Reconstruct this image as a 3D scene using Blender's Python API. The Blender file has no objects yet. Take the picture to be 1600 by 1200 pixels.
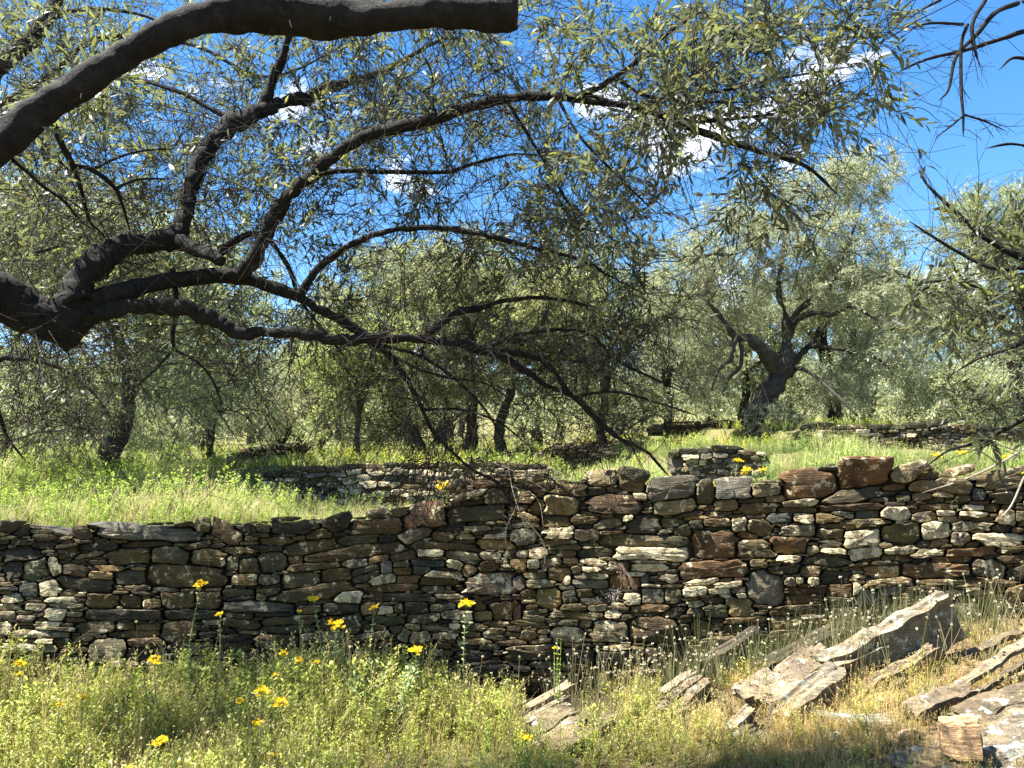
import bpy, math, random
import numpy as np
from mathutils import Vector, noise as mnoise

# ------------------------------------------------------------------ camera, sky, sun
scene = bpy.context.scene
COL = scene.collection
EYE = 1.5
PITCH = math.radians(6.65)
cam_d = bpy.data.cameras.new('camera')
cam_d.sensor_width = 36.0
cam_d.lens = 27.0
cam_d.clip_start = 0.05
cam_d.clip_end = 2000.0
cam = bpy.data.objects.new('camera', cam_d)
COL.objects.link(cam)
cam.location = (0, 0, EYE)
cam.rotation_euler = (math.pi / 2 + PITCH, 0, 0)
scene.camera = cam

scene.view_settings.view_transform = 'Standard'
scene.view_settings.look = 'None'
scene.view_settings.gamma = 1.0
scene.view_settings.use_curve_mapping = False
scene.view_settings.exposure = 2.3

SUN_TO = Vector((-0.50, -0.075, 0.86)).normalized()      # direction towards the sun
sun_el = math.asin(SUN_TO.z)
sun_az = math.atan2(SUN_TO.x, SUN_TO.y)                 # clockwise from +Y

world = bpy.data.worlds.new('World')
scene.world = world
world.use_nodes = True
nt = world.node_tree
nt.nodes.clear()
w_out = nt.nodes.new('ShaderNodeOutputWorld')
w_bg = nt.nodes.new('ShaderNodeBackground')
w_sky = nt.nodes.new('ShaderNodeTexSky')
w_sky.sky_type = 'NISHITA'
w_sky.sun_disc = False
w_sky.sun_elevation = sun_el
w_sky.sun_rotation = sun_az
w_sky.altitude = 200
w_sky.air_density = 1.0
w_sky.dust_density = 0.25
w_sky.ozone_density = 2.2
w_tc = nt.nodes.new('ShaderNodeTexCoord')
w_map = nt.nodes.new('ShaderNodeMapping')
w_map.inputs['Scale'].default_value = (1.0, 1.0, 2.2)
w_map.inputs['Location'].default_value = (12.5, 1.5, 5.1)
w_map.inputs['Rotation'].default_value = (0, 0, -0.01)
w_n = nt.nodes.new('ShaderNodeTexNoise')
w_n.inputs['Scale'].default_value = 4.2
w_n.inputs['Detail'].default_value = 9
w_n.inputs['Roughness'].default_value = 0.58
w_n.inputs['Distortion'].default_value = 0.25
w_r = nt.nodes.new('ShaderNodeValToRGB')
w_r.color_ramp.elements[0].position = 0.585
w_r.color_ramp.elements[0].color = (0, 0, 0, 1)
w_r.color_ramp.elements[1].position = 0.68
w_r.color_ramp.elements[1].color = (1, 1, 1, 1)
w_mix = nt.nodes.new('ShaderNodeMix')
w_mix.data_type = 'RGBA'
w_hsv = nt.nodes.new('ShaderNodeHueSaturation')
w_hsv.inputs['Saturation'].default_value = 1.3
w_hsv.inputs['Value'].default_value = .92
L = nt.links.new
L(w_tc.outputs['Generated'], w_map.inputs['Vector'])
L(w_map.outputs[0], w_n.inputs['Vector'])
L(w_n.outputs['Fac'], w_r.inputs[0])
L(w_sky.outputs[0], w_hsv.inputs['Color'])
L(w_r.outputs[0], w_mix.inputs['Factor'])
L(w_hsv.outputs[0], w_mix.inputs['A'])
w_mix.inputs['B'].default_value = (8.0, 8.2, 8.6, 1)
L(w_mix.outputs['Result'], w_bg.inputs[0])
w_bg.inputs['Strength'].default_value = 0.07
L(w_bg.outputs[0], w_out.inputs[0])

sun_d = bpy.data.lights.new('sun', 'SUN')
sun_d.energy = 5.0
sun_d.angle = math.radians(0.5)
sun_d.color = (1.0, 0.95, 0.86)
sun = bpy.data.objects.new('sun', sun_d)
COL.objects.link(sun)
sun.rotation_euler = SUN_TO.to_track_quat('Z', 'Y').to_euler()
sun.location = (-4, -2, 9)

scene.cycles.max_bounces = 8
scene.cycles.transparent_max_bounces = 4
scene.cycles.diffuse_bounces = 4

# ------------------------------------------------------------------ helpers
CP, SP = math.cos(PITCH), math.sin(PITCH)
FPX = 1200.0
def P(px, py, Y):
    """a point seen at photo pixel (px, py), standing Y metres in front"""
    u = (px - 800) / FPX; v = (600 - py) / FPX
    t = Y / (CP - v * SP)
    return np.array([u * t, Y, EYE + t * (SP + v * CP)])
def project(p):
    p = np.asarray(p, float); q = p - np.array([0, 0, EYE])
    d = q[..., 1] * CP + q[..., 2] * SP
    d = np.where(d > 0.05, d, 0.05)
    u = q[..., 0] / d; v = (-q[..., 1] * SP + q[..., 2] * CP) / d
    return 800 + u * FPX, 600 - v * FPX, d
def nrm(a):
    return a / np.maximum(np.linalg.norm(a, axis=-1, keepdims=True), 1e-9)
def sstep(a, b, x):
    t = np.clip((np.asarray(x, float) - a) / (b - a), 0, 1)
    return t * t * (3 - 2 * t)
def lerp(a, b, t): return a + (b - a) * t
RNG = np.random.default_rng(11)

def link(o, parent=None):
    COL.objects.link(o)
    if parent is not None: o.parent = parent
    return o
def mesh_obj(name, V, quads=None, tris=None, mat=None, parent=None, col=None, origin=None, smooth=False, sharp=None, kind=None):
    V = np.asarray(V, np.float32).reshape(-1, 3)
    if origin is not None: V = V - np.asarray(origin, np.float32)
    me = bpy.data.meshes.new(name)
    nq = 0 if quads is None else len(quads); ntr = 0 if tris is None else len(tris)
    parts = []
    if nq: parts.append(np.asarray(quads, np.int32).reshape(-1))
    if ntr: parts.append(np.asarray(tris, np.int32).reshape(-1))
    idx = np.concatenate(parts)
    starts = np.concatenate([np.arange(nq) * 4, nq * 4 + np.arange(ntr) * 3]).astype(np.int32)
    me.vertices.add(len(V)); me.vertices.foreach_set('co', V.reshape(-1))
    me.loops.add(len(idx)); me.loops.foreach_set('vertex_index', idx)
    me.polygons.add(nq + ntr); me.polygons.foreach_set('loop_start', starts)
    me.polygons.foreach_set('use_smooth', np.full(nq + ntr, bool(smooth or sharp)))
    me.update(calc_edges=True)
    if col is not None:
        a = me.color_attributes.new('tint', 'FLOAT_COLOR', 'POINT')
        c = np.asarray(col, np.float32)
        if c.ndim == 1: c = np.tile(c, (len(V), 1))
        if c.shape[1] == 3: c = np.concatenate([c, np.ones((len(c), 1), np.float32)], 1)
        a.data.foreach_set('color', c.reshape(-1))
    if sharp: me.set_sharp_from_angle(angle=math.radians(sharp))
    if mat: me.materials.append(mat)
    o = bpy.data.objects.new(name, me)
    if origin is not None: o.location = tuple(float(v) for v in origin)
    if kind: o['kind'] = kind
    return link(o, parent)
def put_under(o, parent):
    """parent o but keep it where it stands (parents carry only a location)"""
    o.parent = parent
    o.location = Vector(o.location) - Vector(parent.location)
def thing(name, label, cat, loc=(0, 0, 0), group=None):
    o = bpy.data.objects.new(name, None)
    o.empty_display_size = 0.1
    o.location = tuple(float(v) for v in loc)
    o['label'] = label; o['category'] = cat
    if group: o['group'] = group
    return link(o)
def tag(o, label, cat, group=None):
    o['label'] = label; o['category'] = cat
    if group: o['group'] = group
    return o
class Bag:
    """collects vertices, quads, tris and colours into one mesh"""
    def __init__(s): s.v = []; s.q = []; s.t = []; s.c = []; s.n = 0
    def add(s, V, Q=None, T=None, C=None):
        V = np.asarray(V, float).reshape(-1, 3)
        s.v.append(V)
        if Q is not None and len(Q): s.q.append(np.asarray(Q).reshape(-1, 4) + s.n)
        if T is not None and len(T): s.t.append(np.asarray(T).reshape(-1, 3) + s.n)
        if C is not None:
            C = np.asarray(C, float)
            if C.ndim == 1: C = np.tile(C, (len(V), 1))
            s.c.append(C)
        s.n += len(V)
    def build(s, name, mat, parent=None, **k):
        return mesh_obj(name, np.concatenate(s.v), np.concatenate(s.q) if s.q else None, np.concatenate(s.t) if s.t else None,
                        mat, parent, col=np.concatenate(s.c) if s.c else None, **k)

# ------------------------------------------------------------------ materials
def new_mat(name):
    m = bpy.data.materials.new(name); m.use_nodes = True
    m.node_tree.nodes.clear()
    return m, m.node_tree, m.node_tree.links.new
def N(t, kind, **k):
    n = t.nodes.new(kind)
    for a, b in k.items():
        if hasattr(n, a): setattr(n, a, b)
        else: n.inputs[a.replace('_', ' ')].default_value = b
    return n
def mixc(t, ln, fac, a, b, mode='MIX'):
    m = t.nodes.new('ShaderNodeMix'); m.data_type = 'RGBA'; m.blend_type = mode
    for s, v in (('Factor', fac), ('A', a), ('B', b)):
        if isinstance(v, (int, float)): m.inputs[s].default_value = v
        elif isinstance(v, tuple): m.inputs[s].default_value = (*v[:3], 1)
        else: ln(v, m.inputs[s])
    return m.outputs['Result']
def ramp(t, ln, src, p0, p1, c0=(0, 0, 0), c1=(1, 1, 1)):
    r = t.nodes.new('ShaderNodeValToRGB')
    r.color_ramp.elements[0].position = p0; r.color_ramp.elements[0].color = (*c0, 1)
    r.color_ramp.elements[1].position = p1; r.color_ramp.elements[1].color = (*c1, 1)
    ln(src, r.inputs[0]); return r.outputs[0]
def tex_noise(t, ln, vec, scale, detail=5, rough=0.6, stretch=None, rot=None):
    if stretch or rot:
        mp = t.nodes.new('ShaderNodeMapping')
        if stretch: mp.inputs['Scale'].default_value = stretch
        if rot: mp.inputs['Rotation'].default_value = rot
        ln(vec, mp.inputs['Vector']); vec = mp.outputs[0]
    n = t.nodes.new('ShaderNodeTexNoise')
    n.inputs['Scale'].default_value = scale; n.inputs['Detail'].default_value = detail; n.inputs['Roughness'].default_value = rough
    ln(vec, n.inputs['Vector']); return n.outputs['Fac']

def stone_material(name, rot=None, strat=1.0, sun_crust=(0.60, 0.52, 0.33)):
    m, t, ln = new_mat(name)
    out = N(t, 'ShaderNodeOutputMaterial'); bs = N(t, 'ShaderNodeBsdfPrincipled')
    geo = N(t, 'ShaderNodeNewGeometry'); at = N(t, 'ShaderNodeAttribute', attribute_name='tint')
    pos = geo.outputs['Position']
    big = tex_noise(t, ln, pos, 9, 4, 0.6)
    fine = tex_noise(t, ln, pos, 70, 6, 0.7)
    lam = tex_noise(t, ln, pos, 14, 5, 0.65, stretch=(0.7, 0.7, 7.0), rot=rot)
    c = mixc(t, ln, 1.0, at.outputs['Color'], ramp(t, ln, big, 0.3, 0.7, (0.55, 0.57, 0.6), (1.5, 1.4, 1.25)), 'MULTIPLY')
    c = mixc(t, ln, 0.8, c, ramp(t, ln, lam, 0.3, 0.7, (0.55, 0.55, 0.55), (1.45, 1.42, 1.35)), 'MULTIPLY')
    c = mixc(t, ln, 0.7, c, ramp(t, ln, fine, 0.3, 0.7, (0.5, 0.5, 0.5), (1.45, 1.45, 1.45)), 'MULTIPLY')
    # rust stains
    rn = tex_noise(t, ln, pos, 6.5, 5, 0.6, stretch=(1, 1, 2.2))
    rm = ramp(t, ln, rn, 0.54, 0.68)
    rm2 = N(t, 'ShaderNodeMath', operation='MULTIPLY'); ln(rm, rm2.inputs[0]); rm2.inputs[1].default_value = 0.55
    c = mixc(t, ln, rm2.outputs[0], c, (0.14, 0.092, 0.036))
    # pale lichen patches, also painting sunlight as cream: amount from the stone's own alpha
    ln_n = tex_noise(t, ln, pos, 13, 7, 0.72)
    add = N(t, 'ShaderNodeMath', operation='ADD'); ln(ln_n, add.inputs[0])
    mul = N(t, 'ShaderNodeMath', operation='MULTIPLY'); ln(at.outputs['Alpha'], mul.inputs[0]); mul.inputs[1].default_value = 0.34
    ln(mul.outputs[0], add.inputs[1])
    cm = ramp(t, ln, add.outputs[0], 0.655, 0.70)
    cc = mixc(t, ln, ramp(t, ln, fine, 0.35, 0.65), (sun_crust[0] * 0.55, sun_crust[1] * 0.56, sun_crust[2] * 0.5), sun_crust)
    c = mixc(t, ln, cm, c, cc)
    # small grey-green lichen spots
    vo = N(t, 'ShaderNodeTexVoronoi'); vo.inputs['Scale'].default_value = 55; ln(pos, vo.inputs['Vector'])
    sp = ramp(t, ln, vo.outputs['Distance'], 0.13, 0.2, (1, 1, 1), (0, 0, 0))
    sp2 = N(t, 'ShaderNodeMath', operation='MULTIPLY'); ln(sp, sp2.inputs[0]); ln(ramp(t, ln, big, 0.5, 0.62), sp2.inputs[1])
    sp3 = N(t, 'ShaderNodeMath', operation='MULTIPLY'); ln(sp2.outputs[0], sp3.inputs[0]); sp3.inputs[1].default_value = 0.6
    c = mixc(t, ln, sp3.outputs[0], c, (0.30, 0.31, 0.22))
    ln(c, bs.inputs['Base Color']); bs.inputs['Roughness'].default_value = 0.82
    bs.inputs['Specular IOR Level'].default_value = 0.35
    b1 = N(t, 'ShaderNodeBump'); b1.inputs['Strength'].default_value = 0.9; b1.inputs['Distance'].default_value = 0.022 * strat; ln(lam, b1.inputs['Height'])
    b2 = N(t, 'ShaderNodeBump'); b2.inputs['Strength'].default_value = 0.8; b2.inputs['Distance'].default_value = 0.006; ln(fine, b2.inputs['Height']); ln(b1.outputs[0], b2.inputs['Normal'])
    b3 = N(t, 'ShaderNodeBump'); b3.inputs['Strength'].default_value = 0.8; b3.inputs['Distance'].default_value = 0.03; ln(big, b3.inputs['Height']); ln(b2.outputs[0], b3.inputs['Normal'])
    ln(b3.outputs[0], bs.inputs['Normal']); ln(bs.outputs[0], out.inputs[0])
    return m
M_STONE = stone_material('schist_stone')
M_ROCK = stone_material('outcrop_schist', rot=(0, math.radians(-33), 0), strat=1.6, sun_crust=(0.48, 0.46, 0.38))

def leaf_material(name, top, under, trans, tfac=0.42, gloss=0.35):
    """thin two-sided leaf: dull top, silvery underside, light coming through"""
    m, t, ln = new_mat(name)
    out = N(t, 'ShaderNodeOutputMaterial'); geo = N(t, 'ShaderNodeNewGeometry'); at = N(t, 'ShaderNodeAttribute', attribute_name='tint')
    c = mixc(t, ln, geo.outputs['Backfacing'], top, under)
    c = mixc(t, ln, 1.0, c, at.outputs['Color'], 'MULTIPLY')
    tr = mixc(t, ln, 1.0, trans, at.outputs['Color'], 'MULTIPLY')
    d = N(t, 'ShaderNodeBsdfPrincipled'); ln(c, d.inputs['Base Color']); d.inputs['Roughness'].default_value = 0.45
    d.inputs['Specular IOR Level'].default_value = gloss
    tl = N(t, 'ShaderNodeBsdfTranslucent'); ln(tr, tl.inputs['Color'])
    mx = N(t, 'ShaderNodeMixShader'); mx.inputs[0].default_value = tfac
    ln(d.outputs[0], mx.inputs[1]); ln(tl.outputs[0], mx.inputs[2]); ln(mx.outputs[0], out.inputs[0])
    return m
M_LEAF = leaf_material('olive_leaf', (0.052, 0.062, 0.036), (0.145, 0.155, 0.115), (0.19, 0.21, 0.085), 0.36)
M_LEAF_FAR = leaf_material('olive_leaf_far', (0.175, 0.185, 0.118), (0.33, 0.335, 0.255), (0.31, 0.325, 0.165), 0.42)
M_HERB = leaf_material('herb_leaf', (1, 1, 1), (1, 1, 1), (1.0, 1.0, 0.75), 0.42, 0.2)
M_PETAL = leaf_material('petal', (1, 1, 1), (1, 1, 1), (1, 1, 0.8), 0.35, 0.2)

def bark_material(name, c0, c1, lich, scale=1.0):
    m, t, ln = new_mat(name)
    out = N(t, 'ShaderNodeOutputMaterial'); bs = N(t, 'ShaderNodeBsdfPrincipled'); geo = N(t, 'ShaderNodeNewGeometry')
    pos = geo.outputs['Position']
    a = tex_noise(t, ln, pos, 18 * scale, 6, 0.7); b = tex_noise(t, ln, pos, 90 * scale, 5, 0.7); l = tex_noise(t, ln, pos, 26 * scale, 6, 0.75)
    c = mixc(t, ln, ramp(t, ln, a, 0.35, 0.65), c0, c1)
    c = mixc(t, ln, 0.6, c, ramp(t, ln, b, 0.3, 0.7, (0.5, 0.5, 0.5), (1.5, 1.5, 1.5)), 'MULTIPLY')
    lm = N(t, 'ShaderNodeMath', operation='MULTIPLY'); ln(ramp(t, ln, l, 0.56, 0.66), lm.inputs[0]); lm.inputs[1].default_value = 0.6
    c = mixc(t, ln, lm.outputs[0], c, lich)
    ln(c, bs.inputs['Base Color']); bs.inputs['Roughness'].default_value = 0.9; bs.inputs['Specular IOR Level'].default_value = 0.2
    b1 = N(t, 'ShaderNodeBump'); b1.inputs['Strength'].default_value = 0.9; b1.inputs['Distance'].default_value = 0.012; ln(a, b1.inputs['Height'])
    b2 = N(t, 'ShaderNodeBump'); b2.inputs['Strength'].default_value = 0.8; b2.inputs['Distance'].default_value = 0.004; ln(b, b2.inputs['Height']); ln(b1.outputs[0], b2.inputs['Normal'])
    ln(b2.outputs[0], bs.inputs['Normal']); ln(bs.outputs[0], out.inputs[0])
    return m
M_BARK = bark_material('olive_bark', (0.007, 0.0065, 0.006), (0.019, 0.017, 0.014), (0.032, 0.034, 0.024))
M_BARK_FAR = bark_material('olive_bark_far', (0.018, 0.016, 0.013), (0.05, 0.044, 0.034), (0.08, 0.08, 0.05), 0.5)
M_TWIG = bark_material('twig_bark', (0.015, 0.012, 0.010), (0.034, 0.028, 0.021), (0.05, 0.045, 0.03))
M_CUT = bark_material('sawn_wood', (0.018, 0.014, 0.011), (0.04, 0.031, 0.022), (0.05, 0.045, 0.03), 3)
M_DRYTWIG = bark_material('dry_twig_bark', (0.15, 0.125, 0.09), (0.26, 0.22, 0.17), (0.22, 0.2, 0.15))

def soil_material():
    m, t, ln = new_mat('soil_and_litter')
    out = N(t, 'ShaderNodeOutputMaterial'); bs = N(t, 'ShaderNodeBsdfPrincipled'); geo = N(t, 'ShaderNodeNewGeometry')
    at = N(t, 'ShaderNodeAttribute', attribute_name='tint')
    pos = geo.outputs['Position']
    a = tex_noise(t, ln, pos, 2.2, 5, 0.65); b = tex_noise(t, ln, pos, 40, 6, 0.75)
    c = mixc(t, ln, ramp(t, ln, a, 0.35, 0.65), at.outputs['Color'], (0.16, 0.125, 0.07))
    c = mixc(t, ln, 0.8, c, ramp(t, ln, b, 0.3, 0.7, (0.4, 0.4, 0.4), (1.6, 1.6, 1.5)), 'MULTIPLY')
    ln(c, bs.inputs['Base Color']); bs.inputs['Roughness'].default_value = 0.95; bs.inputs['Specular IOR Level'].default_value = 0.1
    b1 = N(t, 'ShaderNodeBump'); b1.inputs['Strength'].default_value = 1.0; b1.inputs['Distance'].default_value = 0.03; ln(b, b1.inputs['Height'])
    ln(b1.outputs[0], bs.inputs['Normal']); ln(bs.outputs[0], out.inputs[0])
    return m
M_SOIL = soil_material()
def plain(name, c, rough=0.9):
    m, t, ln = new_mat(name)
    out = N(t, 'ShaderNodeOutputMaterial'); bs = N(t, 'ShaderNodeBsdfPrincipled'); geo = N(t, 'ShaderNodeNewGeometry')
    n = tex_noise(t, ln, geo.outputs['Position'], 30, 4, 0.6)
    ln(mixc(t, ln, n, tuple(v * 0.6 for v in c), tuple(v * 1.4 for v in c)), bs.inputs['Base Color'])
    bs.inputs['Roughness'].default_value = rough; ln(bs.outputs[0], out.inputs[0]); return m
M_CORE = plain('packed_earth', (0.045, 0.035, 0.025))
M_PITH = plain('dry_stem', (0.42, 0.38, 0.24))

# ------------------------------------------------------------------ terrain
def front_ground(X, Y):
    bank = np.interp(X, [-9, 0.5, 1.24, 2.06, 3.3, 6, 12], [0, 0, 0.15, 0.34, 0.46, 0.7, 0.9])
    return -1.5 + 0.026 * Y + bank * np.clip(Y / 5.0, 0, 1.1)
def bumpy(X, Y, s=1.0):
    return 0.05 * np.sin(X * 1.7 * s + 0.6 * Y) * np.sin(Y * 1.3 * s + 1.1) + 0.03 * np.sin(X * 4.1 * s + 2) * np.sin(Y * 3.7 * s)
def terrace(X, Y):
    t1 = lerp(-0.47, -0.13, sstep(-0.9, 0.4, X)) 
    in2 = sstep(-4.4, -3.7, X) * (1 - sstep(0.5, 0.9, X))      # where the second wall holds the next terrace back
    far_l = -0.30 + 0.04 * (Y - 10)
    y10 = lerp(lerp(-0.15, -0.40, in2), 0.26, sstep(0.9, 3.0, X))
    k = np.clip((Y - 5.2) / 4.8, 0, 1)
    low = lerp(t1, y10, k)
    # small raised terrace behind the short wall end (centre right)
    raised = sstep(7.46, 7.5, Y) * sstep(1.54, 1.6, X) * (1 - sstep(2.9, 3.6, X)) * (1 - sstep(9, 11, Y))
    low = np.where(raised > 0, np.maximum(low, lerp(low, 0.20, raised)), low)
    high = lerp(lerp(-0.15, 0.02, in2), 0.26, sstep(0.9, 3.0, X)) + 0.058 * (Y - 10)
    h = np.where(Y < 10.12, low, high)
    # third wall (upper right) steps the ground once more
    s3 = sstep(4.0, 4.2, X) * sstep(11.12, 11.16, Y)
    return h + 0.30 * s3
def ground_rel(X, Y):
    X = np.asarray(X, float); Y = np.asarray(Y, float)
    far = np.clip(Y - 45, 0, None) * 0.05
    return np.where(Y < 5.425, front_ground(X, Y) + 0.5 * bumpy(X, Y), terrace(X, np.maximum(Y, 5.2)) + 0.8 * bumpy(X, Y) + far)
def gz(X, Y): return EYE + ground_rel(X, Y)

ys = np.unique(np.concatenate([np.linspace(-8, 2, 14), np.linspace(2, 5.4, 74), [5.42, 5.43], np.linspace(5.5, 7.4, 30), [7.455, 7.505], np.linspace(7.6, 10.0, 30), [10.115, 10.125], np.linspace(10.2, 11.1, 12), [11.12, 11.16], np.linspace(11.3, 20, 50), np.linspace(21, 60, 40), np.linspace(65, 600, 40)]))
xs = np.unique(np.concatenate([np.linspace(-500, -22, 24), np.linspace(-20, -6, 40), np.linspace(-6, 6, 160), np.linspace(6, 20, 40), np.linspace(22, 500, 24)]))
GX, GY = np.meshgrid(xs, ys)
GZ = gz(GX, GY) + 0.015 * np.sin(GX * 23.1 + GY * 5) * np.sin(GY * 19.7 - GX * 3)
nx, ny = len(xs), len(ys)
ii = np.arange(nx * ny).reshape(ny, nx)
gq = np.stack([ii[:-1, :-1], ii[:-1, 1:], ii[1:, 1:], ii[1:, :-1]], -1).reshape(-1, 4)
gc = np.zeros((nx * ny, 4)); gc[:, 3] = 1
greenish = sstep(5.3, 5.5, GY.ravel())[:, None]
gc[:, :3] = lerp(np.array([0.10, 0.085, 0.04]), np.array([0.13, 0.15, 0.045]), greenish)
dry = (sstep(0.8, 2.0, GX.ravel()) * (1 - sstep(5.1, 5.2, GY.ravel())))[:, None]
gc[:, :3] = lerp(gc[:, :3], np.array([0.21, 0.145, 0.08]), dry)
ground = mesh_obj('ground', np.stack([GX.ravel(), GY.ravel(), GZ.ravel()], 1), quads=gq, mat=M_SOIL, col=gc, smooth=True)
ground['kind'] = 'structure'
# ------------------------------------------------------------------ dry stone walls
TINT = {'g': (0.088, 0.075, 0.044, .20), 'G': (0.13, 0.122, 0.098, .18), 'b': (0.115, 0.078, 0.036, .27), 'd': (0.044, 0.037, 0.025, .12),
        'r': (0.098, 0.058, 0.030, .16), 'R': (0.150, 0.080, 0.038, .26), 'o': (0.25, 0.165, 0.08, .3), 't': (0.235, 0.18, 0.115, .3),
        'p': (0.20, 0.165, 0.10, .46), 'P': (0.26, 0.22, 0.14, .60), 'l': (0.15, 0.12, 0.08, .40), 'B': (0.075, 0.085, 0.092, .05)}  # palest entries paint sunlit stones: paler tint, more cream patches by alpha
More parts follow.
